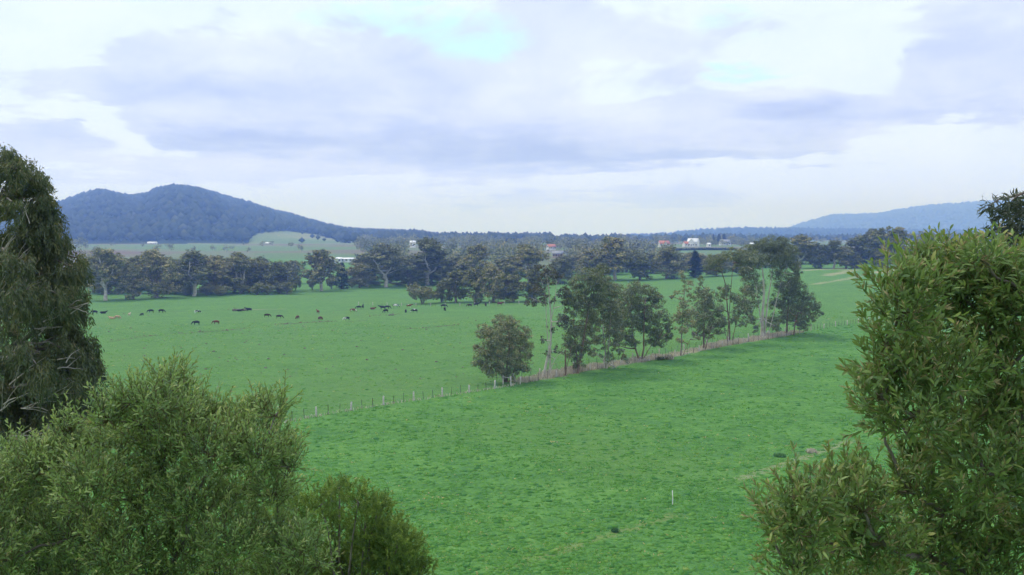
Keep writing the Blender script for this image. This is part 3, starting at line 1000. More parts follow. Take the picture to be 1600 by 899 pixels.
clump_tree('gum_tree', 'gum tree with high flat umbrella top and forked pale limb', (1140, 537),
           [(1115, 408, 11), (1130, 402, 12), (1146, 396, 12), (1160, 402, 12), (1174, 408, 9), (1104, 418, 7, .7), (1122, 420, 8, .6), (1152, 414, 9, .6), (1133, 452, 10), (1126, 464, 8), (1146, 466, 10), (1160, 470, 12), (1156, 488, 12), (1168, 484, 9), (1145, 500, 9, .7), (1128, 482, 7, .7), (1160, 505, 7, .7), (1170, 455, 9)],
           [([(1140, 538), (1140, 510), (1136, 480), (1135, 450), (1128, 425), (1122, 405)], .2, .05), ([(1142, 515), (1152, 500), (1160, 480)], .09, .04), ([(1136, 460), (1144, 430), (1147, 400)], .09, .04), ([(1139, 538), (1133, 520), (1130, 505)], .08, .04)],
           'gum_mid', 'bark_red', ROW, 109, dens=1.6)
clump_tree('gum_tree', 'tallest gum tree of the row with thick pale trunk and many bare upper limbs', (1192, 527),
           [(1172, 392, 13), (1188, 384, 14), (1205, 382, 15), (1222, 384, 14), (1236, 394, 12), (1165, 412, 12), (1182, 406, 15), (1204, 402, 16), (1226, 406, 15), (1242, 414, 11), (1172, 432, 14, .8), (1215, 425, 15, .6), (1238, 436, 12), (1168, 452, 11), (1188, 448, 13, .5), (1222, 448, 14, .7), (1178, 470, 11, .7), (1208, 472, 13, .5), (1172, 498, 9), (1205, 500, 13, .8), (1213, 510, 8, .8), (1180, 512, 7, .7), (1246, 424, 8), (1162, 425, 8)],
           [([(1191, 528), (1191, 500), (1194, 460), (1192, 425), (1186, 392)], .42, .06), ([(1194, 505), (1200, 470), (1206, 430), (1208, 395)], .22, .05), ([(1193, 475), (1180, 440), (1174, 410)], .14, .04), ([(1200, 470), (1220, 440), (1232, 410)], .13, .04)],
           'gum_mid', 'bark_pale', ROW, 110, dens=1.9, tint0=0.5)
clump_tree('gum_tree', 'wide leafy gum tree at the far end of the row, crown drooping to the right', (1229, 524),
           [(1232, 448, 14), (1246, 450, 14), (1226, 466, 14), (1244, 468, 15), (1260, 466, 12), (1234, 484, 14), (1252, 484, 15), (1268, 482, 11), (1276, 476, 7), (1280, 488, 6), (1224, 496, 11), (1242, 500, 12), (1260, 500, 11), (1272, 496, 7), (1254, 510, 8), (1222, 480, 11)],
           [([(1229, 525), (1230, 500), (1232, 470), (1236, 445)], .26, .06), ([(1240, 521), (1243, 500), (1252, 475)], .17, .05)],
           'gum_mid', 'bark_red', ROW, 111, dens=1.35, tint0=0.48)


# ------------------------------------------------------------------ fences
def make_post_meshes():
    g = Geo()
    tube(g, [(0, 0, -0.3), (0, 0, 0.5), (0.01, 0, 1.25), (0.01, 0, 1.27)], [.12, .115, .11, .04], 8)
    pale = g.mesh('timber_post', M['post_pale'], smooth=False)
    g = Geo()
    tube(g, [(0, 0, -0.3), (0, 0, 1.25)], [.035, .03], 3)
    tube(g, [(0.02, 0, -0.3), (0.02, 0, 1.25)], [.03, .026], 3)
    dark = g.mesh('steel_picket', M['steel_dark'])
    return pale, dark


POST_PALE, POST_DARK = make_post_meshes()


def fence(label, pts, kinds, wires=(0.35, 0.7, 1.1), cat='fence', scale=1.0, name='wire_fence', group=None):
    p0 = pts[0]
    root = thing(name, label, cat, p0, group)
    for p, k in zip(pts, kinds):
        o = link('timber_post' if k else 'steel_picket', POST_PALE if k else POST_DARK, root, tuple(float(c) for c in (np.asarray(p) - p0)))
        o.rotation_euler = (random.uniform(-.07, .07), random.uniform(-.07, .07), random.uniform(0, 6))
        s = random.uniform(.92, 1.08) * scale
        o.scale = (1.0 * scale, 1.0 * scale, s)
    for h in wires:
        g = Geo()
        tube(g, [np.asarray(p) + np.array([0, 0.0, h * scale]) for p in pts], 0.004, 3)
        g.obj('wire', M['wire'], root, p0)
    return root


s_gate = line_s(797, 602)
xs_pale = [436, 493, 543, 592, 637, 681, 722, 760]
s_list, kinds = [], []
sp = [float((hit(x, 662 - (x - 437) * (62 / 360.0))[:2] - FA) @ FD) for x in xs_pale]
step = (sp[-1] - sp[0]) / 21
for k in range(-18, 22):
    s_list.append(sp[0] + step * k)
    kinds.append(1 if k % 3 == 0 else 0)
fence('wire fence of pale timber posts and dark steel pickets crossing the open paddock', [line_pt(s) for s in s_list], kinds)
s_end = line_s(1262, 519)
ss = np.arange(s_gate + 1.6, s_end, 2.4)
fence('wire fence along the near side of the gum tree strip', [line_pt(s) for s in ss], [1 if i % 4 == 0 else 0 for i in range(len(ss))])
fence('wire fence along the far side of the gum tree strip behind the trunks', [line_pt(s, 3.6) for s in ss], [1 if i % 4 == 0 else 0 for i in range(len(ss))])
s_far = line_s(1386, 506)
ss = np.arange(s_end + 1, s_far + 30, 1.9)
fence('close-set picket fence running on from the gum trees to the wattle', [line_pt(s) for s in ss], [1 if i % 4 == 1 else 0 for i in range(len(ss))])
A_, B_ = hit(560, 477), hit(905, 474)
nn = 46
P_ = [A_ + (B_ - A_) * i / (nn - 1) for i in range(nn)]
for p in P_:
    p[2] = gz(p[0], p[1])
fence('faint wire fence across the cattle paddock behind the black cows', P_, [1 if i % 3 == 0 else 0 for i in range(nn)])


def build_gate():
    p = hit(770, 600)
    q = hit(797, 603)
    e = (q - p); e[2] = 0
    L = np.linalg.norm(e); e /= L
    root = thing('farm_gate', 'dark metal farm gate under the round bushy gum', 'gate', hit(769, 592))
    o0 = np.array(hit(769, 592))
    up = np.array([0, 0, 1.0])
    for h in (0.3, 0.6, 0.9, 1.25):
        g = Geo()
        tube(g, [o0 + up * h, o0 + e * 3.0 + up * h], 0.03, 6)
        g.obj('rail', M['steel_dark'], root, o0)
    for t in (0.0, 1.0, 3.0):
        g = Geo()
        tube(g, [o0 + e * t + up * -0.02, o0 + e * t + up * (1.4 if t != 1.0 else 1.27)], 0.045, 6)
        g.obj('upright', M['steel_dark'], root, o0)
    # timber strainer assembly
    b = np.array(hit(798, 604))
    root = thing('strainer_posts', 'pale timber strainer posts with rail and leaning brace at the strip corner', 'fence corner', b)
    def bar(name, a, c, rr):
        g = Geo()
        tube(g, [a, (np.asarray(a) + np.asarray(c)) / 2, c, np.asarray(c) + (np.asarray(c) - a) * 0.004], [rr, rr * 0.97, rr * 0.92, rr * 0.4], 9)
        g.obj(name, M['post_pale'], root, b)
    w = np.array(hit(786, 601))
    bar('post', b + up * -0.3, b + up * 1.6, .11)
    bar('post', w + up * -0.3, w + up * 1.35, .1)
    bar('rail', w + up * 1.2 + (b - w) * -0.05, b + up * 1.3 + (b - w) * -0.04, .07)
    c = np.array(hit(806, 597))
    bar('brace', c + up * -0.1, b + up * 1.75 + (c - b) * 0.4, .08)
    for i, (px, py) in enumerate([(765, 612), (772, 610)]):
        pass


build_gate()

sk = hit(1051, 789)
g = Geo()
tube(g, [(0, 0, -.2), (0, 0, .6), (-.03, 0, 1.22), (-.03, 0, 1.24)], [.04, .037, .034, .01], 7)
st = g.obj('marker_stake', M['white_paint'])
st.location = sk
tag(st, 'lone thin white stake standing in the open near paddock', 'stake')


def weed(px, py, wpx, hpx, label, name='weed_tussock', mat='weed', cat='weed', group=None, seed=1):
    r = np.random.default_rng(seed)
    b = hit(px, py)
    ppm = FPX / b[1]
    w, h = wpx / ppm, hpx / ppm
    n = 260
    P = b + in_ball(r, n) * np.array([w / 2, w / 2, 0.0]) + np.array([0, 0, -0.01])
    P[:, 2] = ground(P[:, 0], P[:, 1]) - 0.01
    D = norm(np.stack([r.normal(0, .35, n), r.normal(0, .35, n), np.ones(n)], -1))
    g = Geo()
    leaves(g, P, D, h * (0.5 + 0.6 * r.random(n)), h * 0.3, np.clip(r.normal(.5, .2, n), 0, 1), r)
    o = g.obj(name, M[mat], None, b)
    o.location = b
    tag(o, label, cat, group)


weed(961, 832, 10, 7, 'small dark weed tussock in the near paddock left of the white stake', seed=31)
weed(1218, 714, 20, 6, 'wide dark weed tussock at the edge of the bare sandy strip', seed=32)
weed(1268, 708, 16, 7, 'brownish weed tussock on the bare sandy strip', mat='dry_grass', seed=33)
weed(1032, 563, 11, 6, 'dark rounded low bush against the fence between gum trunks', 'low_bush', 'gum_mid', 'bush', seed=35)
weed(1045, 562, 14, 8, 'pale dry bush by the fence, beside the dark low bush', 'low_bush', 'dry_grass', 'bush', seed=36)


# ------------------------------------------------------------------ cattle
def cow_mesh(pose):
    """joints -> skinned surface; head end is +X, hooves on z = 0"""
    if pose == 'grazing':
        head = [((1.02, 0, 1.02), .2, .24), ((1.3, 0, .72), .13, .17), ((1.48, 0, .42), .12, .14), ((1.62, 0, .12), .075, .085)]
    elif pose == 'standing':
        head = [((1.02, 0, 1.18), .2, .25), ((1.3, 0, 1.36), .14, .17), ((1.5, 0, 1.42), .13, .15), ((1.78, 0, 1.22), .08, .09)]
    else:
        head = [((1.0, 0, .68), .2, .24), ((1.25, 0, .92), .14, .17), ((1.42, 0, 1.0), .13, .14), ((1.68, 0, .82), .08, .09)]
    dz = 0 if pose != 'lying' else -0.5
    V, RD, E = [], [], []

    def addv(p, rx, ry):
        V.append(p); RD.append((rx, ry)); return len(V) - 1
    spine = [addv((-.85, 0, 1.1 + dz), .24, .27), addv((-.5, 0, 1.0 + dz), .33, .36), addv((0, 0, .95 + dz), .36, .4), addv((.5, 0, 1.0 + dz), .32, .37)]
    for a, b in zip(spine, spine[1:]):
        E.append((a, b))
    prev = spine[-1]
    for p, rx, ry in head:
        k = addv(p, rx, ry); E.append((prev, k)); prev = k
    hk = prev - 1
    for s in (-1, 1):
        p = V[hk]
        k = addv((p[0] - .06, s * .22, p[2] + .08), .035, .05); E.append((hk, k))      # ears
    k = addv((-1.02, 0, 1.0 + dz), .05, .05); E.append((spine[0], k))
    k2 = addv((-1.06, 0, .55 + (dz * .7)), .03, .03); E.append((k, k2))
    if pose != 'lying':
        for s in (-1, 1):
            a = addv((-.72, s * .2, .78), .15, .17); E.append((spine[0], a))
            b = addv((-.66, s * .21, .55), .09, .1); E.append((a, b))
            c = addv((-.82, s * .21, .4), .06, .07); E.append((b, c))
            d = addv((-.78, s * .21, .03), .055, .06); E.append((c, d))
            a = addv((.55, s * .2, .7), .13, .15); E.append((spine[3], a))
            b = addv((.58, s * .2, .4), .07, .075); E.append((a, b))
            c = addv((.57, s * .2, .03), .055, .06); E.append((b, c))
    else:
        for s in (-1, 1):
            a = addv((-.6, s * .36, .22), .12, .13); E.append((spine[1], a))
            b = addv((-.2, s * .46, .1), .07, .07); E.append((a, b))
            a = addv((.62, s * .3, .18), .11, .12); E.append((spine[3], a))
            b = addv((.85, s * .32, .08), .06, .06); E.append((a, b))
    me = bpy.data.meshes.new('cow_skeleton')
    me.from_pydata(V, E, [])
    ob = bpy.data.objects.new('cow_skeleton', me)
    COL.objects.link(ob)
    md = ob.modifiers.new('Skin', 'SKIN')
    for i, sv in enumerate(me.skin_vertices[0].data):
        sv.radius = RD[i]
        sv.use_root = (i == spine[2])
    sb = ob.modifiers.new('Sub', 'SUBSURF')
    sb.levels = sb.render_levels = 1
    dg = bpy.context.evaluated_depsgraph_get()
    out = bpy.data.meshes.new_from_object(ob.evaluated_get(dg))
    bpy.data.objects.remove(ob)
    bpy.data.meshes.remove(me)
    out.name = 'cow_' + pose
    out.materials.clear()
    out.polygons.foreach_set('use_smooth', np.ones(len(out.polygons), bool))
    return out


COW = {}
for pose in ('grazing', 'standing', 'lying'):
    base_me = cow_mesh(pose)
    for cm in ('cow_black', 'cow_brown', 'cow_dark', 'cow_tan', 'cow_cream', 'cow_pied', 'cow_white', 'cow_redwhite'):
        me = base_me.copy()
        me.materials.append(M[cm])
        COW[pose, cm] = me
HERD = 'cattle in the far paddock'
cows = [
    (148, 491, 'black', 'grazing', 180, 'leftmost black cow of the herd, next to the dark foreground tree'),
    (161, 490.5, 'black', 'lying', 0, 'second black cow from the dark tree, low and long'),
    (175, 499, 'tan', 'lying', 180, 'tan cow on the left of a touching tan pair'),
    (183, 499, 'tan', 'grazing', 0, 'tan cow on the right of a touching tan pair'),
    (202, 494, 'cream', 'standing', 75, 'single cream calf facing the camera right of the tan pair'),
    (222, 494, 'black', 'grazing', 240, 'black cow just right of the cream calf'),
    (236, 489, 'black', 'grazing', 180, 'black cow higher up, left one of two spaced apart'),
    (252, 489, 'black', 'grazing', 0, 'black cow higher up, right one of two spaced apart'),
    (308, 490, 'white', 'grazing', 10, 'white cow with black patches, the only mainly white one'),
    (307, 508, 'black', 'grazing', 180, 'large black cow nearest the camera on the left'),
    (338, 507, 'brown', 'grazing', 180, 'red-brown cow grazing right of the nearest black cow'),
    (374, 487, 'black', 'lying', 20, 'black cow lying left among the fallen logs'),
    (389, 487, 'black', 'standing', 200, 'black cow standing at the right end of the fallen logs'),
    (417, 496, 'dark', 'grazing', 0, 'dark brown cow, left one of a spaced pair right of the logs'),
    (436, 498, 'dark', 'grazing', 20, 'dark brown cow, right one of a spaced pair right of the logs'),
    (465, 499, 'brown', 'grazing', 250, 'red-brown cow seen from behind, alone above the dirt streak'),
    (497, 490, 'brown', 'standing', 130, 'small brown cow, upper one of two brown cows at the streak end'),
    (500, 501, 'brown', 'grazing', 60, 'orange-brown cow, lower one of two brown cows at the streak end'),
    (542, 501, 'pied', 'grazing', 215, 'black cow with white underside, lowest of the right-hand herd'),
    (551, 488, 'redwhite', 'grazing', 0, 'red and white cow left of the small black pair'),
    (561, 483, 'black', 'grazing', 190, 'small black cow, left one of a close pair'),
    (567, 482, 'black', 'standing', 100, 'small black cow, right one of a close pair'),
    (582, 484, 'brown', 'lying', 0, 'orange-brown cow lying right of the small black pair'),
    (598, 484, 'black', 'standing', 180, 'left half of two overlapping black cows mid-herd'),
    (605, 483, 'black', 'grazing', 0, 'right half of two overlapping black cows mid-herd'),
    (603, 489, 'black', 'grazing', 230, 'black cow directly below the two overlapping black cows'),
    (618, 481, 'pied', 'grazing', 0, 'black cow with some white, right of the overlapping pair'),
    (639, 481, 'redwhite', 'standing', 5, 'red-brown cow with white face, standing below the tree clump'),
    (634, 489, 'black', 'grazing', 265, 'black cow seen end-on below the white-faced cow'),
    (648, 489, 'pied', 'grazing', 200, 'black cow with white belly right of the end-on black cow'),
    (693, 481, 'black', 'grazing', 0, 'black cow, rear one of two on the right'),
    (695, 486, 'black', 'grazing', 285, 'black cow, front one of two on the right'),
    (734, 480, 'dark', 'grazing', 180, 'dark brown cow left of the large black one under the trees'),
    (744, 479, 'black', 'standing', 0, 'large black cow in front of the tree clump'),
    (759, 479, 'dark', 'grazing', 270, 'small dark cow between the black cow and the rust cow'),
    (781, 478, 'brown', 'standing', 0, 'rust-coloured cow, rightmost of the herd by the tree clump'),
]
for (px, py, c, pose, ang, lab) in cows:
    p = hit(px, py)
    o = link('cow', COW[pose, 'cow_' + c], None, tuple(p))
    o.rotation_euler = (0, 0, R(ang + random.uniform(-12, 12)))
    s = random.uniform(.85, 1.0) * (0.8 if 'calf' in lab else 1.0)
    o.scale = (s, s, s)
    tag(o, lab, 'cow', HERD)


def log_thing(px0, px1, py, lab, rad, seed):
    r = np.random.default_rng(seed)
    a, c = hit(px0, py), hit(px1, py - 0.4)
    a[2] += rad * 0.8
    c[2] += rad * 0.7
    root = thing('fallen_log', lab, 'log', (a[0], a[1], a[2] - rad * .8), 'fallen logs in the cattle paddock')
    g = Geo()
    P = bend_path(a, c, 9, 0.01, 0.05, r)
    P = np.concatenate([P[:1] - (P[1] - P[0]) * .01, P, P[-1:] + (P[-1] - P[-2]) * .01])
    tube(g, P, np.concatenate([[.02], np.linspace(rad, rad * .6, 9), [.02]]), 8)
    o0 = np.array(root.location)
    g.obj('stem', M['log'], root, o0, smooth=True)
    for k in range(3):
        i = r.integers(3, 9)
        e = P[i] + np.array([r.normal(0, .8), r.normal(0, .8), .4 + r.random() * .9])
        g = Geo()
        tube(g, bend_path(P[i], e, 5, 0, .1, r), np.linspace(rad * .35, .02, 5), 5)
        g.obj('branch', M['log'], root, o0)


log_thing(363, 384, 486.5, 'dark fallen log at the cattle, longer one with stubs', .45, 51)
log_thing(377, 393, 485.5, 'dark fallen log lying across behind the longer log', .38, 52)
log_thing(607, 616, 493.5, 'short brown log alone below the mid-herd black cows', .22, 53)


# ------------------------------------------------------------------ trees of the far belts: prototypes, then individuals
def proto_tree(kind, seed):
    """unit-ish tree about 20 m tall standing on z = 0; returns (trunk mesh, crown mesh)"""
    r = np.random.default_rng(seed)
    gt, gc = Geo(), Geo()
    H = 20.0
    leaf = 0.62

    def limb(a, b_, r0, r1, n=6, wig=.06):
        P = bend_path(a, b_, n, -.04, wig, r)
        tube(gt, P, np.linspace(r0, r1, n), 6)
        return P
    if kind in ('gum', 'fork', 'bushy', 'stringy'):
        if kind == 'fork':
            split, lean = 0.16, 3.5
        elif kind == 'stringy':
            split, lean = 0.45, 1.2
        else:
            split, lean = 0.22, 2.0
        base = np.array([0, 0, -.4])
        sp_ = np.array([r.normal(0, .3), r.normal(0, .3), H * split])
        limb(base, sp_, .55, .42)
        ns = {'gum': 3, 'fork': 2, 'bushy': 4, 'stringy': 2}[kind]
        a0 = r.random() * 6.28
        tips = []
        for k in range(ns):
            a = a0 + k * 6.28 / ns + r.normal(0, .3)
            if kind == 'fork':
                a = k * math.pi + r.normal(0, .3)
            tip = np.array([math.cos(a) * lean * (.7 + .6 * r.random()), math.sin(a) * lean * (.7 + .6 * r.random()), H * (.68 + .16 * r.random())])
            tips.append(limb(sp_, tip, .32, .1, 8, .08))
        wid = {'gum': 5.2, 'fork': 5.6, 'bushy': 5.6, 'stringy': 3.4}[kind]
        zlo = {'gum': .24, 'fork': .3, 'bushy': .1, 'stringy': .34}[kind]
        nclump = {'gum': 30, 'fork': 28, 'bushy': 36, 'stringy': 20}[kind]
        for k in range(nclump):
            zz = zlo + (0.93 - zlo) * ((k + r.random()) / nclump) ** 0.8
            env = math.sin(min(1, (zz - zlo + .08) / (1 - zlo)) * math.pi * .86 + .32)
            rr = wid * max(.25, env) * math.sqrt(r.random())
            a = r.random() * 6.28
            c = np.array([math.cos(a) * rr, math.sin(a) * rr, zz * H])
            S = tips[k % ns]
            j = int(np.argmin(np.linalg.norm(S - c, axis=1) + np.where(S[:, 2] > c[2], 3, 0)))
            limb(S[j], c, .13, .04, 5, .1)
            rad = (1.25 + 1.1 * r.random()) * (1.15 if kind == 'bushy' else 1)
            fill_clump(gc, c, (rad * 1.15, rad * 1.15, rad * 1.05), 380 if kind != 'bushy' else 300, leaf, leaf * .55, r, .5, sub=10, tvar=.24, shell=.62, subsize=.28)
    elif kind == 'cone':
        limb((0, 0, -.4), (0, 0, H * .92), .4, .05, 8, .01)
        for k in range(36):
            zz = (k + .5) / 36
            rad = 3.4 * (1 - zz) ** .7 * (.85 if zz > .1 else .6) + .35
            a = k * 2.4
            c = np.array([math.cos(a) * rad * .55, math.sin(a) * rad * .55, 1.0 + zz * (H - 1.6)])
            fill_clump(gc, c, (rad * .62, rad * .62, 1.1), 170, leaf, leaf * .4, r, .1, sub=8, tvar=.15)
    elif kind == 'shrub':
        H = 8.0
        for k in range(5):
            a = k * 1.25 + r.random()
            limb((0, 0, -.3), (math.cos(a) * 1.6, math.sin(a) * 1.6, 5.0), .14, .04, 6, .08)
        for k in range(20):
            c = in_ball(r, 1)[0] * np.array([3.2, 3.2, 2.8]) + np.array([0, 0, 3.9])
            fill_clump(gc, c, (1.4, 1.4, 1.2), 190, leaf * .85, leaf * .4, r, .3, sub=9, tvar=.17)
    return gt, gc


PROTO = {}
for kind, seeds in (('gum', (1, 2, 3)), ('fork', (4,)), ('bushy', (5, 6, 7)), ('stringy', (8, 9)), ('cone', (10,)), ('shrub', (11, 12))):
    for i, s in enumerate(seeds):
        gt, gc = proto_tree(kind, 400 + s)
        bark = {'gum': 'bark_pale', 'fork': 'bark_pale', 'bushy': 'bark_brown', 'stringy': 'bark_pale', 'cone': 'bark_grey', 'shrub': 'bark_brown'}[kind]
        lm = 'cypress' if kind == 'cone' else 'gum_far'
        PROTO[kind, i] = (gt.mesh('trunk', M[bark], smooth=True), gc.mesh('crown', M[lm]))
NOMH = {'gum': 20.5, 'fork': 20.5, 'bushy': 20.5, 'stringy': 20.5, 'cone': 19.5, 'shrub': 8.3}
NOMW = {'gum': 10.5, 'fork': 11.0, 'bushy': 11.5, 'stringy': 8.0, 'cone': 5.6, 'shrub': 7.6}


def belt_tree(kind, var, px, base_py, top_py, wpx, label, group, name='gum_tree', y=None, cat='tree', rz=None):
    if y is None:
        b = hit(px, base_py)
    else:
        x = (px - 800) / FPX * y
        b = np.array([x, y, gz(x, y)])
    ppm = FPX / b[1]
    topz = at(px, top_py, b[1])[2]
    h = max(2.0, topz - b[2])
    sz = h / NOMH[kind]
    sx = (wpx / ppm) / NOMW[kind]
    o = thing(name, label, cat, b, group, random.random() * 6.28 if rz is None else rz)
    o.scale = (sx, sx, sz)
    tr, cr = PROTO[kind, var]
    link('trunk', tr, o)
    link('crown', cr, o)
    return o


LB = 'tree belt on the left behind the cattle'
MB_ = 'tree clump standing in the cattle paddock'
CB = 'tree belt beyond the middle paddock'
RB = 'tree belt along the top of the right paddock'
front = [
    ('gum', 0, 165, 470, 386, 66, 'gum tree with several white trunks at the left end of the far belt', LB),
    ('bushy', 0, 208, 468, 412, 46, 'low bushy gum right of the white-trunked group in the far belt', LB),
    ('bushy', 1, 243, 466, 388, 70, 'broad grey-green gum tree above the upper pair of black cows', LB),
    ('gum', 1, 303, 463, 390, 60, 'gum tree with stout pale trunk base behind the white cow', LB),
    ('bushy', 2, 338, 460, 404, 48, 'dark gum in shade between the stout pale trunk and the rounded gum', LB),
    ('gum', 2, 376, 459, 392, 62, 'rounded gum tree rising above the fallen logs', LB),
    ('bushy', 0, 410, 457, 404, 42, 'dark dense gum just left of the broad dark tree in the far belt', LB),
    ('bushy', 1, 436, 456, 411, 56, 'broad dark conical-topped tree beside the bright green gap', LB),
    ('gum', 0, 502, 455, 388, 58, 'tall gum tree with white lower trunk right of the bright green gap', LB),
    ('cone', 0, 534, 452, 412, 24, 'narrow dark pointed tree below the long white sheds', LB),
    ('bushy', 2, 562, 450, 409, 40, 'low bushy gum right of the narrow pointed tree', LB),
    ('fork', 0, 603, 449, 379, 70, 'big gum tree with white forked trunk and bare side limb', LB),
    ('bushy', 0, 640, 447, 404, 50, 'bushy gum filling between the forked gum and the tallest gum', LB),
    ('gum', 1, 668, 446, 371, 72, 'tallest wide gum tree of the left belt breaking the skyline', LB),
    ('bushy', 1, 706, 446, 398, 50, 'bushy gum right of the tallest wide gum', LB),
    ('stringy', 0, 748, 447, 380, 46, 'slim gum with long bare white trunk above the paddock clump', CB),
    ('gum', 2, 826, 446, 379, 66, 'big domed gum standing above the half-bare leaning gum', CB),
    ('bushy', 2, 786, 447, 402, 56, 'bushy gum left of the big domed gum', CB),
    ('bushy', 0, 872, 444, 402, 50, 'dark gum right of the big domed gum', CB),
    ('gum', 0, 960, 438, 368, 66, 'tall gum breaking the skyline over the middle of the strip', CB),
    ('bushy', 1, 925, 439, 388, 52, 'dark gum just left of the tall skyline gum', CB),
    ('bushy', 2, 1000, 438, 396, 50, 'spreading gum just right of the tall skyline gum', CB),
    ('bushy', 0, 1042, 436, 385, 62, 'broad pyramid-shaped dark gum below the orange-roofed house', CB),
    ('cone', 0, 1086, 434, 393, 26, 'dark rounded column of a tree right of the pyramid-shaped gum', CB),
    ('bushy', 1, 1120, 432, 402, 40, 'dark bushy tree hidden behind the flat-topped gum', CB),
    ('bushy', 2, 1160, 430, 398, 46, 'dark bushy tree behind the tallest gum of the strip', CB),
    ('gum', 1, 1250, 420, 366, 56, 'domed dark gum just right of the strip\'s tallest crown', RB),
    ('bushy', 0, 1283, 420, 380, 40, 'low dark tree right of the domed dark gum', RB),
    ('stringy', 1, 1302, 420, 373, 26, 'thin pale-trunked gum standing in front of the right belt', RB),
    ('bushy', 1, 1340, 419, 366, 48, 'dark gum left of two tall rounded gums in the right belt', RB),
    ('gum', 2, 1365, 418, 354, 50, 'tall rounded gum, left one of two in the right belt', RB),
    ('gum', 0, 1401, 418, 352, 46, 'tall rounded gum, right one of two in the right belt', RB),
    ('bushy', 2, 1322, 420, 386, 40, 'low dark bush tree at the foot of the right belt beside the thin gum', RB),
    ('bushy', 0, 1382, 419, 390, 44, 'low dark bush tree under the two tall rounded gums', RB),
    ('bushy', 1, 1450, 418, 360, 56, 'dark gum peeping out above the near wattle', RB),
    ('shrub', 0, 660, 475, 434, 44, 'isolated shrubby gum at the left end of the paddock clump', MB_),
    ('shrub', 1, 690, 473, 440, 30, 'small shrubby tree second from the left in the paddock clump', MB_),
    ('bushy', 2, 712, 473, 420, 48, 'loose grey gum in the left half of the paddock clump', MB_),
    ('bushy', 0, 742, 473, 416, 44, 'reddish-stemmed gum in the middle of the paddock clump', MB_),
    ('bushy', 1, 770, 473, 412, 50, 'darkest dense tree in the middle of the paddock clump', MB_),
    ('bushy', 2, 802, 472, 428, 50, 'grey domed gum behind the rust-coloured cow', MB_),
    ('bushy', 0, 836, 472, 418, 46, 'green gum at the right end of the paddock clump', MB_),
]
for t in front:
    belt_tree(*t)
rr_ = np.random.default_rng(77)
for (px, tp, w_, lab) in [(488, 428, 18, 'low bush at the left foot of the tall white-trunked gum'), (518, 424, 20, 'low bush between the white-trunked gum and the pointed tree'), (550, 428, 20, 'low bush just right of the narrow pointed tree'), (462, 430, 18, 'low bush on the left edge of the bright green gap')]:
    belt_tree('shrub', 0, px, 454 - (px - 460) * .04, tp, w_, lab, LB, 'scrub_bush', cat='bush')
# second line behind the front trees: nothing tells these apart
for i, px in enumerate(np.concatenate([np.arange(150, 470, 22), np.arange(560, 740, 22)])):
    belt_tree('bushy', i % 3, px + rr_.uniform(-6, 6), 0, rr_.uniform(394, 408), rr_.uniform(42, 58), 'dark gum in the second line of the left tree belt', LB, y=rr_.uniform(555, 600) if px > 450 else rr_.uniform(480, 520))
for i, px in enumerate(np.arange(880, 1200, 24)):
    belt_tree('bushy', (i + 1) % 3, px + rr_.uniform(-6, 6), 0, rr_.uniform(392, 406), rr_.uniform(38, 52), 'dark gum in the second line of the belt beyond the middle paddock', CB, y=rr_.uniform(610, 650))
for i, px in enumerate(np.arange(1225, 1480, 22)):
    belt_tree('bushy', (i + 2) % 3, px + rr_.uniform(-6, 6), 0, rr_.uniform(380, 392), rr_.uniform(34, 48), 'dark gum in the second line of the right paddock belt', RB, y=rr_.uniform(640, 680))
for i, px in enumerate(np.concatenate([np.arange(165, 470, 26), np.arange(560, 720, 28)])):
    belt_tree('shrub', i % 2, px + rr_.uniform(-8, 8), 0, rr_.uniform(436, 444), rr_.uniform(22, 34), 'low scrubby bush at the foot of the left tree belt', LB, 'scrub_bush', y=(480 if px < 470 else 560) + rr_.uniform(-8, 8), cat='bush')


# ------------------------------------------------------------------ middle-distance woodland (reads as one mass)
def build_woodland():
    r = np.random.default_rng(90)
    g = Geo()
    cent, size = [], []

    def row(pxa, pxb, ya, yb, n, lo, hi):
        for _ in range(n):
            y = r.uniform(ya, yb)
            px = r.uniform(pxa, pxb)
            x = (px - 800) / FPX * y
            s = r.uniform(lo, hi)
            if (1022 < px < 1188 and 900 < y < 1330) or (846 < px < 886 and y < 1160) or (632 < px < 658 and y < 1160) or (478 < px < 562 and y < 860):
                continue            # open ground in front of the houses
            cent.append((x, y, gz(x, y), s))
    row(575, 1060, 690, 1050, 120, 8, 15)
    row(700, 1180, 1100, 1500, 64, 7, 13)
    row(150, 480, 1000, 1500, 16, 5, 9)
    row(560, 1000, 1150, 1300, 70, 8, 15)
    row(700, 1180, 1500, 1900, 110, 8, 14)
    row(560, 760, 1500, 2200, 120, 9, 16)
    row(730, 960, 850, 1050, 34, 7, 13)
    row(870, 1060, 900, 1250, 40, 8, 14)
    row(1160, 1400, 820, 900, 14, 7, 12)
    row(1030, 1180, 1350, 1480, 46, 4, 9)
    row(1180, 1480, 1500, 2000, 30, 5, 11)
    row(100, 560, 1900, 2500, 90, 9, 17)
    row(540, 640, 2000, 2600, 60, 8, 15)
    row(1500, 1700, 700, 1500, 40, 9, 16)
    row(-100, 160, 700, 1500, 40, 9, 16)
    for (x, y, z, s) in cent:
        w = s * r.uniform(.42, .62)
        c = np.array([x, y, z + s * .58])
        fill_clump(g, c, (w, w, s * .45), 165, 1.9 * s / 12, 1.1 * s / 12, r, .2, sub=12, tint0=r.uniform(.3, .6), tvar=.13, shell=.3, subsize=.4)
        tube(g, [(x, y, z - .3), (x + r.normal(0, .3), y, z + s * .5)], [.3, .15], 4, .9)
    o = g.obj('distant_woodland', M['gum_far'])
    tag(o, 'scattered grey-green woodland around the distant houses', 'woodland', kind='stuff')


build_woodland()


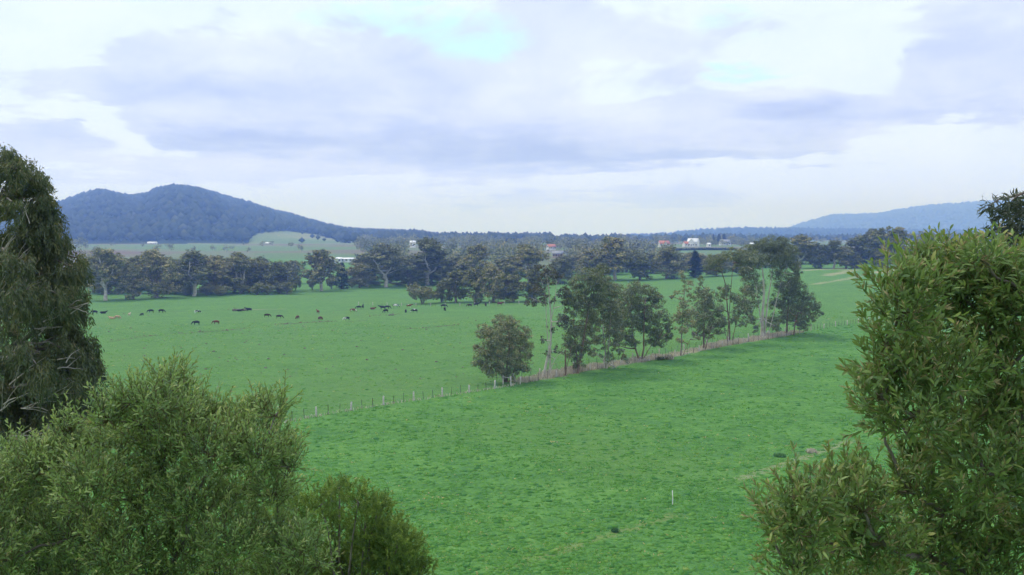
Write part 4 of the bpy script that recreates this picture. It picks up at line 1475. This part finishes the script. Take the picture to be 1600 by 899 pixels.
def hedge(px0, px1, py_base, hpx, y, label):
    r = np.random.default_rng(int(px0))
    n = int((px1 - px0) / 2.5) + 4
    g = Geo()
    a = at(px0, py_base, y)
    a[2] = gz(a[0], a[1])
    h = hpx / FPX * y
    gt = Geo()
    for i in range(n):
        px = px0 + (px1 - px0) * i / (n - 1)
        x = (px - 800) / FPX * y
        z = gz(x, y)
        hh = h * r.uniform(.85, 1.1)
        fill_clump(g, np.array([x, y, z + hh * .5]), (3, 2.5, hh * .5), 90, 1.5, .7, r, 0, sub=10, tint0=.35, tvar=.12)
        tube(gt, [(x, y, z - .2), (x, y, z + hh * .5)], [.2, .1], 4)
    root = thing('hedge', label, 'hedge', a)
    gt.obj('stem', M['bark_grey'], root, a)
    g.obj('foliage', M['cypress'], root, a)


hedge(1058, 1150, 391, 2.6, 1120, 'long low dark hedge below the white house')
hedge(1138, 1186, 379, 5.5, 1480, 'tall clipped dark hedge right of the grey-roofed house')
for (px, top, w, lab) in [(1114.5, 366, 5, 'narrow dark conifer left of the twin conifers behind the houses'), (1123, 366, 9, 'dark conifer, left one of the twin conifers behind the houses'), (1131, 365.5, 8, 'dark conifer, right one of the twin conifers behind the houses')]:
    belt_tree('cone', 0, px, 0, top, w, lab, 'conifers behind the houses', 'conifer_tree', y=1470)


# ------------------------------------------------------------------ buildings
def box(g, x0, x1, y0, y1, z0, z1):
    v = [(x0, y0, z0), (x1, y0, z0), (x1, y1, z0), (x0, y1, z0), (x0, y0, z1), (x1, y0, z1), (x1, y1, z1), (x0, y1, z1)]
    g.add(v, [(0, 3, 2, 1), (4, 5, 6, 7), (0, 1, 5, 4), (1, 2, 6, 5), (2, 3, 7, 6), (3, 0, 4, 7)])


def building(name, label, cat, px, y, w, dpt, hw, hr, wall, roof, rz=0.0, nwin=3, gable=None, zoff=0.0, door=True, cross=None):
    """gabled building: eaves height hw, ridge rise hr, ridge along local x"""
    x = (px - 800) / FPX * y
    b = (x, y, gz(x, y) + zoff)
    root = thing(name, label, cat, b, None, R(rz))
    a, c = w / 2, dpt / 2
    g = Geo()
    v = [(-a, -c, -1), (a, -c, -1), (a, c, -1), (-a, c, -1), (-a, -c, hw), (a, -c, hw), (a, c, hw), (-a, c, hw), (-a, 0, hw + hr - .05), (a, 0, hw + hr - .05)]
    g.add(v, [(0, 1, 5, 4), (2, 3, 7, 6), (1, 2, 6, 5), (3, 0, 4, 7)], [(5, 6, 9), (7, 4, 8)])
    g.obj('wall', M[wall], root)
    e, t = .5, .18
    dz = hr * e / c
    for s in (-1, 1):
        g = Geo()
        lo = (s * (c + e), hw - dz)
        up_ = (0.0, hw + hr)
        v = []
        for xx in (-a - e, a + e):
            v += [(xx, lo[0], lo[1]), (xx, up_[0], up_[1]), (xx, up_[0], up_[1] + t), (xx, lo[0], lo[1] + t)]
        g.add(v, [(0, 1, 2, 3), (7, 6, 5, 4), (0, 4, 5, 1), (3, 2, 6, 7), (0, 3, 7, 4), (1, 5, 6, 2)])
        g.obj('roof', M[roof], root)
    if cross:
        cw, cd = cross
        g = Geo()
        y0 = -c - cd
        v = [(-cw / 2, y0, -1), (cw / 2, y0, -1), (cw / 2, y0, hw), (-cw / 2, y0, hw), (0, y0, hw + hr * .9), (-cw / 2, 0, hw), (cw / 2, 0, hw), (-cw / 2, 0, -1), (cw / 2, 0, -1), (0, 0, hw + hr * .9)]
        g.add(v, [(0, 1, 2, 3), (1, 8, 6, 2), (7, 0, 3, 5)], [(3, 2, 4)])
        g.obj('gable_wing', M[wall], root)
        for s in (-1, 1):
            g = Geo()
            v = [(s * (cw / 2 + .4), y0 - .4, hw - .2), (0, y0 - .4, hw + hr * .9 + .06), (0, 0, hw + hr * .9 + .06), (s * (cw / 2 + .4), 0, hw - .2)]
            v += [(p[0], p[1], p[2] + .15) for p in v]
            g.add(v, [(0, 1, 2, 3), (4, 5, 6, 7), (0, 1, 5, 4), (2, 3, 7, 6), (0, 3, 7, 4)])
            g.obj('wing_roof', M[roof], root)
    fy = -c
    slots = nwin + (1 if door else 0)
    for k in range(slots):
        xx = -a + w * (k + .5) / slots
        if cross and abs(xx) < cross[0] / 2 + .6:
            yy = -c - cross[1]
        else:
            yy = fy
        if door and k == slots // 2:
            g = Geo(); box(g, xx - .5, xx + .5, yy - .06, yy + .02, 0, 2.1)
            g.obj('door', M['door_wood'], root)
        else:
            g = Geo(); box(g, xx - .8, xx + .8, yy - .05, yy + .02, .9, min(2.2, hw - .3))
            g.obj('window', M['window_glass'], root)
    return root


building('house', 'house with orange tiled roof and white gable among trees', 'house', 1037, 1290, 13, 8, 3.2, 3.6, 'white_paint', 'red_roof', 12, 3, zoff=1.5, cross=(3.4, 2.5))
building('house', 'large white house with steep gable, biggest of the distant houses', 'house', 1083, 1300, 13, 11, 5.0, 4.6, 'white_paint', 'white_roof', -25, 4, zoff=1, cross=(7, 4))
building('house', 'low orange-roofed wing left of the large white house', 'house', 1073, 1297, 9, 7, 3.0, 2.6, 'white_paint', 'red_roof', 20, 2, zoff=1)
building('shed', 'tiny white shed right of the large white house', 'shed', 1107, 1290, 4.5, 4, 3.0, 1.4, 'white_paint', 'white_roof', 20, 1, zoff=.5, door=False)
building('house', 'grey-roofed pale house in front of the dark hedge', 'house', 1132, 1380, 13, 9, 3.0, 4.0, 'white_paint', 'grey_roof', 10, 3, zoff=1)
building('shed', 'small white shed above the flat-topped gum', 'shed', 1175, 1250, 4.5, 4.5, 3, 1.4, 'white_paint', 'white_roof', -30, 1, zoff=1, door=False)
building('house', 'cottage with terracotta roof on the wooded rise behind the paddock clump', 'house', 861, 1150, 9, 6, 3.0, 2.6, 'white_paint', 'red_roof', 25, 3, zoff=1)
building('house', 'buff brick house on a pale clearing below the terracotta cottage', 'house', 872, 900, 9, 6, 3, 2, 'brick_wall', 'grey_roof', -10, 3, zoff=1.0)
building('shed', 'longest white farm shed above the bright green field', 'shed', 545, 835, 13, 6, 2.2, .9, 'white_roof', 'white_roof', 3, 4, zoff=.5, door=False)
building('shed', 'short white shed left of the longest white shed', 'shed', 530, 830, 4, 5, 2.6, 1.2, 'white_roof', 'white_roof', 12, 1, zoff=.5, door=False)
building('shed', 'white shed in the middle of the row of white sheds', 'shed', 523, 820, 3.6, 4, 2.6, 1.2, 'white_roof', 'white_roof', -20, 1, zoff=.3, door=False)
building('shed', 'leftmost white shed beside the tall white-trunked gum', 'shed', 513, 815, 3.4, 4, 2.8, 1.2, 'white_roof', 'white_roof', 30, 1, zoff=.3, door=False)
building('farmhouse', 'low grey-roofed building left of the white sheds', 'building', 489, 845, 7, 5, 2.8, 1.4, 'white_paint', 'grey_roof', 5, 2, zoff=.5)


def on_mountain(px, py):
    PX, PY = project(MV[:60])
    i, j = np.unravel_index(np.argmin((PX - px) ** 2 + (PY - py) ** 2), PX.shape)
    return MV[i, j]


def far_house(px, py, w, hw, label, cat='house', name='house', roof='white_roof', rz=0):
    p = on_mountain(px, py)
    w, hw = w * p[1] / 3600, hw * p[1] / 3600
    o = building(name, label, cat, px, p[1], w, w * .35, hw, hw * .5, 'white_paint', roof, rz, 5, door=False)
    o.location = (float(p[0]), float(p[1]), float(p[2]) + 1.5)
    return o


far_house(239, 389, 32, 7, 'long white building at the foot of the blue mountain', 'building', 'long_building')
far_house(421, 382, 20, 6, 'white farmhouse on the cleared hillside paddock')
far_house(604, 371, 22, 7, 'white house near the crest of the low ridge', rz=5)
far_house(571, 379, 9, 5, 'tiny white house among trees below the low ridge')
far_house(585, 372, 26, 3.5, 'long low pale building left of the ridge house', 'building', 'long_building', 'grey_roof')
building('water_tank_shed', 'white shed with dark lean-to beside the tallest wide gum', 'shed', 645, 1150, 6, 5, 5, 1.6, 'white_paint', 'white_roof', 15, 1, zoff=4.5, door=False)

# mast on the mountain's left shoulder
mp = on_mountain(154, 311)
root = thing('radio_mast', 'thin radio mast on the left shoulder of the mountain', 'mast', mp)
g = Geo()
tube(g, [(0, 0, -2), (0, 0, 20), (0, 0, 36)], [1.0, .8, .5], 5)
g.obj('pole', M['steel_dark'], root)
for k in range(2):
    g = Geo()
    tube(g, [(-1.6, 0, 22 + 7 * k), (1.6, 0, 22 + 7 * k)], [.6, .6], 5)
    g.obj('antenna', M['steel_dark'], root)


# ------------------------------------------------------------------ foreground trees
def pick_visible(P, n, r, margin=10):
    """the leaves that show largest: in the frame and nearest"""
    px, py = project(P)
    ok = (px > margin) & (px < 1600 - margin) & (py > margin) & (py < 899 - margin)
    d = np.linalg.norm(P - np.array([0, 0, CAM_H]), axis=1)
    d = np.where(ok, d, 1e9)
    return np.argsort(d)[:n]


def leaf_unit_mesh(name, mat, L, Wd, tint, bend=.1):
    g = Geo()
    leaves(g, np.zeros((1, 3)), np.array([[0, 1.0, 0]]), L, Wd, np.array([tint]), rng, bend, True, N=np.array([[0, 0, 1.0]]))
    return g.mesh(name, M[mat])


def wattle(name, label, y0, clumps, base, leafmat, seed, ll, lw, shoot_len, per_shoot, shoots_per_m2, buds=0, yspread=0.5, up=0.75, group=None, bark='bark_grey', tint0=0.45):
    r = np.random.default_rng(seed)
    root = thing(name, label, 'tree', base, group)
    b = np.asarray(base, float)
    gt, gw, gc, gb = Geo(), Geo(), Geo(), Geo()
    fork = b + np.array([r.normal(0, .1), r.normal(0, .1), (at(clumps[0][0], clumps[0][1], y0)[2] - b[2]) * .25])
    tube(gt, bend_path(b - np.array([0, 0, .2]), fork, 6, 0, .04, r), np.linspace(.16, .11, 6) * (y0 / 10) ** .5, 8)
    centers = []
    for c in clumps:
        dy = c[3] if len(c) > 3 else r.uniform(-yspread, yspread)
        centers.append(at(c[0], c[1], y0 + dy))
    centers = np.array(centers)
    # limbs: join every clump to a nearer-to-fork neighbour
    dist = np.linalg.norm(centers - fork, axis=1)
    order = np.argsort(dist)
    nodes, lev = [fork], [0]
    for oi in order:
        cc = centers[oi]
        N = np.array(nodes)
        cost = np.linalg.norm(N - cc, axis=1) + 0.35 * np.linalg.norm(N - fork, axis=1)
        j = int(np.argmin(cost))
        rad0 = max(.012, .075 * (y0 / 10) ** .5 * .62 ** lev[j])
        tube(gt, bend_path(N[j], cc, 7, -.03, .07, r), np.linspace(rad0, rad0 * .55, 7), 6)
        nodes.append(cc)
        lev.append(lev[j] + 1)
    Ps, Ds, Ls, Ns, Ts = [], [], [], [], []
    tot_s0, tot_d, tot_l = [], [], []
    for c, cc in zip(clumps, centers):
        rm = c[2] / FPX * y0
        n = int(shoots_per_m2 * rm * rm * 4) + 4
        s = cc + in_ball(r, n) * rm * np.array([.85, .85, .75])
        outw = norm(s - cc + 1e-5)
        d = norm(outw * .55 + np.array([0, 0, up]) + r.normal(0, .38, (n, 3)))
        L = shoot_len * (.6 + .8 * r.random(n))
        tot_s0.append(s); tot_d.append(d); tot_l.append(L)
        # short connecting twigs
        for k in range(min(n, 14)):
            tube(gw, bend_path(cc + (s[k] - cc) * .1, s[k], 4, 0, .1, r), np.linspace(.006, .003, 4) * (y0 / 8), 3)
    s = np.concatenate(tot_s0); d = np.concatenate(tot_d); L = np.concatenate(tot_l)
    n = len(s)
    # twig of each shoot, slightly bent: a thin three-sided prism
    a = norm(np.cross(d, r.normal(0, 1, (n, 3))))
    bb = np.cross(d, a)
    rad = .0028 * (y0 / 7)
    ring = [a, -.5 * a + .87 * bb, -.5 * a - .87 * bb]
    e = s + d * L[:, None]
    v = np.concatenate([np.stack([s + q * rad for q in ring], 1), np.stack([e + q * rad * .4 for q in ring], 1)], 1)
    i = np.arange(n)[:, None] * 6
    gw.add(v.reshape(-1, 3), np.concatenate([i + np.array([[p, (p + 1) % 3, 3 + (p + 1) % 3, 3 + p]]) for p in range(3)]))
    m = per_shoot
    t = (np.arange(m)[None] + r.random((n, m))) / m
    th = np.arange(m)[None] * 2.4 + r.random((n, 1)) * 6.28
    rad_dir = np.cos(th)[..., None] * a[:, None] + np.sin(th)[..., None] * bb[:, None]
    P = s[:, None] + d[:, None] * (L[:, None] * t)[..., None]
    spread = .85 - .45 * t[..., None]
    D = norm(d[:, None] * .7 + rad_dir * spread + r.normal(0, .16, (n, m, 3)))
    N = norm(d[:, None] * .8 - rad_dir * .5 + r.normal(0, .5, (n, m, 3)))
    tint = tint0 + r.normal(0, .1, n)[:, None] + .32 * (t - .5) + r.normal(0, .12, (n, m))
    ln = ll * (.65 + .6 * r.random((n, m))) * (1.05 - .35 * t)
    P, D, N = P.reshape(-1, 3), D.reshape(-1, 3), N.reshape(-1, 3)
    tint, ln = np.clip(tint, 0, 1).ravel(), ln.ravel()
    big = pick_visible(P, 300, r)
    mask = np.ones(len(P), bool)
    mask[big] = False
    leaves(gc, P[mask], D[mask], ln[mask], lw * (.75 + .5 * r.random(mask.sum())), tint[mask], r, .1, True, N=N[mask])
    # the leaves that show largest are single pieces
    units = [leaf_unit_mesh('leaf', leafmat, ll, lw, tt) for tt in (.3, .45, .55, .7)]
    gt.obj('trunk', M[bark], root, b, smooth=True)
    gw.obj('twigs', M['twig_green'], root, b)['kind'] = 'stuff'
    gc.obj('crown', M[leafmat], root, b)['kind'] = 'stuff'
    for k in big:
        o = link('leaf', units[int(min(3, max(0, (tint[k] - .2) * 5)))], root)
        Y = Vector(D[k]); X = Vector(np.cross(D[k], N[k])).normalized(); Z = X.cross(Y)
        f = float(ln[k] / ll)
        mt = Matrix.Identity(4)
        for q in range(3):
            mt[q][0], mt[q][1], mt[q][2], mt[q][3] = X[q] * f, Y[q] * f, Z[q] * f, float(P[k][q] - b[q])
        o.matrix_local = mt
    if buds:
        # pale new shoots and flower buds on the shoot tips
        pick = np.nonzero(r.random(n) < buds)[0]
        for _ in range(5):
            j = pick
            P = e[j] - d[j] * (L[j] * r.random(len(j)) * .35)[:, None]
            D = norm(d[j] * 1.0 + r.normal(0, .45, (len(j), 3)))
            leaves(gb, P, D, ll * (.4 + .5 * r.random(len(j))), lw * .55, r.random(len(j)), r, .05)
        gb.obj('buds', M['wattle_bud'], root, b)['kind'] = 'stuff'
    return root


def slope_base(px, y):
    x = (px - 800) / FPX * y
    return (x, y, gz(x, y))


right_clumps = [
    (1500, 434, 50), (1450, 437, 42), (1425, 462, 40), (1550, 434, 50), (1590, 450, 55), (1490, 450, 60), (1410, 490, 42), (1395, 455, 28),
    (1540, 490, 65), (1450, 520, 60), (1385, 540, 32), (1400, 580, 45), (1480, 590, 60), (1570, 580, 70), (1375, 620, 34), (1430, 650, 52), (1510, 660, 60), (1600, 660, 70),
    (1380, 655, 26), (1450, 715, 45), (1540, 740, 65), (1620, 750, 70), (1420, 770, 45), (1480, 800, 60), (1570, 830, 70), (1650, 840, 70),
    (1330, 760, 36), (1300, 780, 42), (1255, 790, 38), (1215, 810, 28), (1250, 840, 45), (1310, 850, 52), (1380, 850, 55), (1450, 870, 60), (1520, 900, 70),
    (1240, 890, 40), (1300, 920, 55), (1390, 930, 60), (1350, 800, 40), (1650, 500, 80), (1680, 620, 80), (1470, 408, 24), (1530, 406, 26), (1355, 610, 14), (1365, 590, 14), (1205, 840, 18)]
wattle('wattle_tree', 'large leafy wattle tree with pale buds on the right, nearest to the camera', 6.4, right_clumps, slope_base(1640, 6.9), 'wattle_near', 61,
       .08, .018, .19, 12, 320, buds=.6, yspread=.55, tint0=.52)

left_clumps = [
    (262, 609, 26), (245, 634, 30), (205, 629, 28), (290, 639, 32), (320, 649, 30), (225, 661, 40), (280, 671, 42), (340, 676, 38), (405, 642, 20), (395, 656, 28), (415, 666, 18), (375, 684, 32),
    (170, 656, 28), (140, 696, 38), (190, 706, 45), (260, 710, 50), (330, 715, 48), (400, 715, 40), (440, 705, 26), (450, 730, 20), (100, 720, 40), (60, 740, 40), (20, 730, 45),
    (140, 760, 50), (220, 780, 55), (300, 785, 52), (370, 775, 48), (430, 770, 34), (40, 810, 55), (110, 840, 55), (190, 860, 60), (280, 860, 55), (360, 850, 52), (430, 845, 45), (475, 860, 30), (495, 885, 22),
    (-30, 780, 60), (-20, 880, 60), (60, 900, 60), (440, 900, 50), (340, 920, 55), (240, 930, 55), (130, 925, 55), (110, 671, 18), (440, 634, 8), (430, 649, 12), (270, 586, 10)]
wattle('wattle_tree', 'wide bright green wattle bush at lower left with upright leafy sprays', 13.0, left_clumps, slope_base(240, 13.6), 'wattle_left', 62,
       .10, .022, .32, 13, 190, buds=.06, yspread=.9, up=.85)


def dark_tree():
    """tall dark tree at the left edge with hanging foliage and pale bare twigs"""
    r = np.random.default_rng(63)
    y0 = 22.0
    b = np.array(slope_base(-40, 23))
    root = thing('blackwood_tree', 'tall dark weeping tree at the left edge with pale bare twigs', 'tree', b)
    gt, gc = Geo(), Geo()
    top = at(-25, 190, 23)
    P = bend_path(b - np.array([0, 0, .3]), top, 14, 0, .015, r)
    tube(gt, P, np.linspace(.32, .05, 14), 9)
    edge = [(225, 12), (240, 35), (262, 60), (280, 78), (310, 82), (340, 84), (370, 102), (395, 118), (420, 138), (450, 140), (480, 130), (510, 132), (540, 146), (570, 152), (600, 158), (640, 160), (700, 150), (780, 140), (900, 130)]
    ey, ex = np.array([e[0] for e in edge], float), np.array([e[1] for e in edge], float)
    cl = []
    for k in range(190):
        py = 232 + (880 - 232) * (k + r.random()) / 190
        xe = np.interp(py, ey, ex)
        half = xe + 60
        f = r.random() ** .55
        sgn = 1 if r.random() < .74 else -1
        px = -50 + sgn * f * half * (.93 if sgn > 0 else .8)
        rad = r.uniform(18, 30) * (0.8 if py < 330 else 1.05)
        px = min(px, xe - rad * .55)
        dep = (r.random() - .62) * 2 * math.sqrt(max(0, 1 - f * f)) * half / FPX * y0 * .9
        cl.append((px, py + rad * .3, rad, dep))
    for (px, py, rad) in [(8, 240, 16), (28, 255, 18), (50, 280, 18), (66, 285, 14), (62, 310, 20), (118, 412, 16), (126, 430, 16), (122, 455, 18), (130, 405, 8), (40, 330, 24), (80, 380, 22), (140, 560, 18), (120, 530, 20), (95, 440, 24)]:
        cl.append((px, py, rad, r.uniform(-.8, .2)))
    for _ in range(48):
        cl.append((r.uniform(-50, 125), r.uniform(540, 760), r.uniform(20, 30), r.uniform(-1.2, .3)))
    for (px, py, rad, dep) in cl:
        cc = at(px, py, y0 + dep)
        rm = rad / FPX * y0
        j = int(np.argmin(np.linalg.norm(P - (cc - np.array([0, 0, .8])), axis=1)))
        tube(gt, bend_path(P[j], cc, 7, .05, .06, r), np.linspace(.05, .012, 7), 5)
        n = int((650 if px > -25 and py < 800 else 260) * (rm / .33) ** 2)
        k = max(8, n // 26)
        # hanging sprays: leaves strung down from the clump skin
        d = norm(r.normal(0, 1, (k, 3)))
        s = cc + d * (r.random((k, 1)) ** .5) * rm * np.array([1, 1, .9])
        idx = r.integers(0, k, n)
        tt = r.random(n)
        sway = norm(r.normal(0, 1, (k, 3)) * np.array([1, 1, .2]) + d * .8)
        Pp = s[idx] + np.array([0, 0, -1]) * (tt * rm * .75)[:, None] + sway[idx] * (tt * rm * .3)[:, None] + r.normal(0, .035, (n, 3))
        D = norm(np.array([0, 0, -1.0]) + sway[idx] * .35 + r.normal(0, .45, (n, 3)))
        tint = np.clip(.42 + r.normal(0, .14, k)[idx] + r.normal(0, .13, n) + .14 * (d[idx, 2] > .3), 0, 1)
        leaves(gc, Pp, D, .11 * (.6 + .8 * r.random(n)), .024, tint, r, .1)
    gt.obj('trunk', M['bark_grey'], root, b, smooth=True)
    gc.obj('crown', M['dark_tree'], root, b)['kind'] = 'stuff'
    gd = Geo()
    for (px, py, ln, aa) in [(5, 395, 40, 1.0), (38, 345, 34, 1.25), (22, 420, 60, .9), (35, 440, 55, 1.1), (28, 470, 50, .8), (0, 470, 60, 1.0), (10, 560, 75, .95), (20, 600, 70, .7), (60, 520, 40, .4), (75, 505, 45, .9), (5, 640, 70, .9), (40, 640, 60, .3), (95, 570, 40, .2), (60, 700, 60, 1.0), (0, 520, 50, .6), (110, 480, 40, .3), (85, 620, 50, .5), (20, 690, 60, .4)]:
        a0 = at(px, py, y0 - 1.75)
        for q in range(4):
            an = aa + r.normal(0, .3)
            l = ln * r.uniform(.5, 1.0)
            e = at(px + math.cos(an) * l, py - math.sin(an) * l, y0 - 1.9 + r.normal(0, .25))
            st_ = a0 + r.normal(0, .06, 3)
            tube(gd, bend_path(st_, e, 7, .04, .05, r), np.linspace(.013, .004, 7), 4)
    gd.obj('dead_twigs', M['twig_pale'], root, b)['kind'] = 'stuff'


dark_tree()


def tea_tree():
    r = np.random.default_rng(64)
    y0 = 20.0
    b = np.array(slope_base(545, 20.5))
    root = thing('tea_tree', 'round olive-green fine-leaved bush at bottom centre-left', 'bush', b)
    gt, gc = Geo(), Geo()
    cl = [(530, 775, 24), (560, 785, 24), (590, 800, 24), (500, 790, 24), (470, 800, 24), (450, 780, 16), (615, 830, 26), (640, 870, 24), (655, 900, 24), (570, 830, 32), (520, 830, 32), (470, 845, 30), (600, 870, 32), (550, 880, 34), (500, 890, 34), (450, 890, 34), (630, 920, 34), (580, 930, 36), (520, 940, 36), (531, 762, 10), (600, 790, 12), (425, 820, 30), (440, 860, 30), (410, 900, 34), (650, 850, 10), (662, 885, 10)]
    for k in range(26):
        cl.append((r.uniform(430, 640), r.uniform(850, 980), r.uniform(24, 36)))
    fork = b + np.array([0, 0, .5])
    tube(gt, [b - np.array([0, 0, .2]), fork], [.16, .12], 7)
    for (px, py, rad) in cl:
        inset = max(0, 1 - ((px - 545) / 120.0) ** 2)
        cc = at(px, py, y0 + r.uniform(-1.0, .7) * math.sqrt(inset + .05))
        rm = rad / FPX * y0
        tube(gt, bend_path(fork, cc, 7, 0, .05, r), np.linspace(.05, .01, 7), 5)
        n = int((3800 if py < 905 else 900) * (rm / .35) ** 2)
        k = max(10, n // 34)
        d = norm(r.normal(0, 1, (k, 3)))
        s = cc + d * (r.random((k, 1)) ** .4) * rm
        sd_ = norm(d * .6 + np.array([0, 0, .8]) + r.normal(0, .35, (k, 3)))
        idx = r.integers(0, k, n)
        tt = r.random(n)
        Pp = s[idx] + sd_[idx] * (tt * .2)[:, None]
        D = norm(sd_[idx] * .8 + r.normal(0, .55, (n, 3)))
        tint = np.clip(.45 + r.normal(0, .15, k)[idx] + .2 * (tt - .5) + r.normal(0, .1, n), 0, 1)
        leaves(gc, Pp, D, .055 * (.6 + .8 * r.random(n)), .016, tint, r, .05)
        for q in range(4):
            e = cc + in_ball(r, 1)[0] * rm
            tube(gt, bend_path(cc, e, 4, 0, .1, r), np.linspace(.012, .004, 4), 3)
    gt.obj('trunk', M['bark_grey'], root, b, smooth=True)
    gc.obj('crown', M['tea_tree'], root, b)['kind'] = 'stuff'


tea_tree()


def near_gum():
    """dark gum tip showing over the wattle at the right edge"""
    r = np.random.default_rng(65)
    y0 = 11.0
    b = np.array(slope_base(1660, 11.5))
    root = thing('near_gum_tree', 'dark gum with drooping long leaves peeping over the wattle at the right edge', 'tree', b)
    gt, gc = Geo(), Geo()
    top = at(1640, 300, 11.4)
    P = bend_path(b - np.array([0, 0, .3]), top, 10, 0, .02, r)
    tube(gt, P, np.linspace(.16, .03, 10), 8)
    cl = [(1560, 325, 14), (1580, 315, 12), (1575, 345, 20), (1600, 345, 26), (1545, 322, 8), (1555, 370, 20), (1595, 385, 32), (1620, 330, 30), (1640, 380, 36), (1570, 410, 26), (1610, 440, 36), (1660, 440, 40), (1640, 500, 40), (1690, 380, 36), (1680, 320, 30), (1530, 372, 10), (1590, 310, 7)]
    for (px, py, rad) in cl:
        cc = at(px, py, y0 + r.uniform(-.3, .5))
        rm = rad / FPX * y0
        j = int(np.argmin(np.linalg.norm(P - (cc - np.array([0, 0, .3])), axis=1)))
        tube(gt, bend_path(P[j], cc, 7, .08, .06, r), np.linspace(.025, .005, 7), 5)
        n = int(190 * (rm / .15) ** 2) + 12
        s = cc + in_ball(r, n) * rm
        D = norm((s - cc) / rm * .6 + np.array([-.1, 0, -.25]) + r.normal(0, .45, (n, 3)))
        leaves(gc, s, D, .12 * (.6 + .7 * r.random(n)), .017, np.clip(r.normal(.4, .15, n), 0, 1), r, .22, True)
    gt.obj('trunk', M['bark_grey'], root, b, smooth=True)
    gc.obj('crown', M['gum_dark'], root, b)['kind'] = 'stuff'


near_gum()


# ------------------------------------------------------------------ haze: the blue air between here and the hills
def build_haze():
    g = Geo()
    box(g, -11300, 11300, -11300, 11500, -6.0, 330.0)
    m, b, o = mat_new('haze')
    v = b.n('ShaderNodeVolumePrincipled')
    v.inputs['Color'].default_value = (0.25, 0.41, 1.0, 1)
    v.inputs['Absorption Color'].default_value = (1, 1, 1, 1)
    v.inputs['Density'].default_value = 0.00031
    v.inputs['Anisotropy'].default_value = 0.5
    b.t.links.new(v.outputs[0], o.inputs['Volume'])
    ob = g.obj('haze', m)
    tag(ob, 'thin blue haze in the air over the valley', 'haze', kind='stuff')


build_haze()
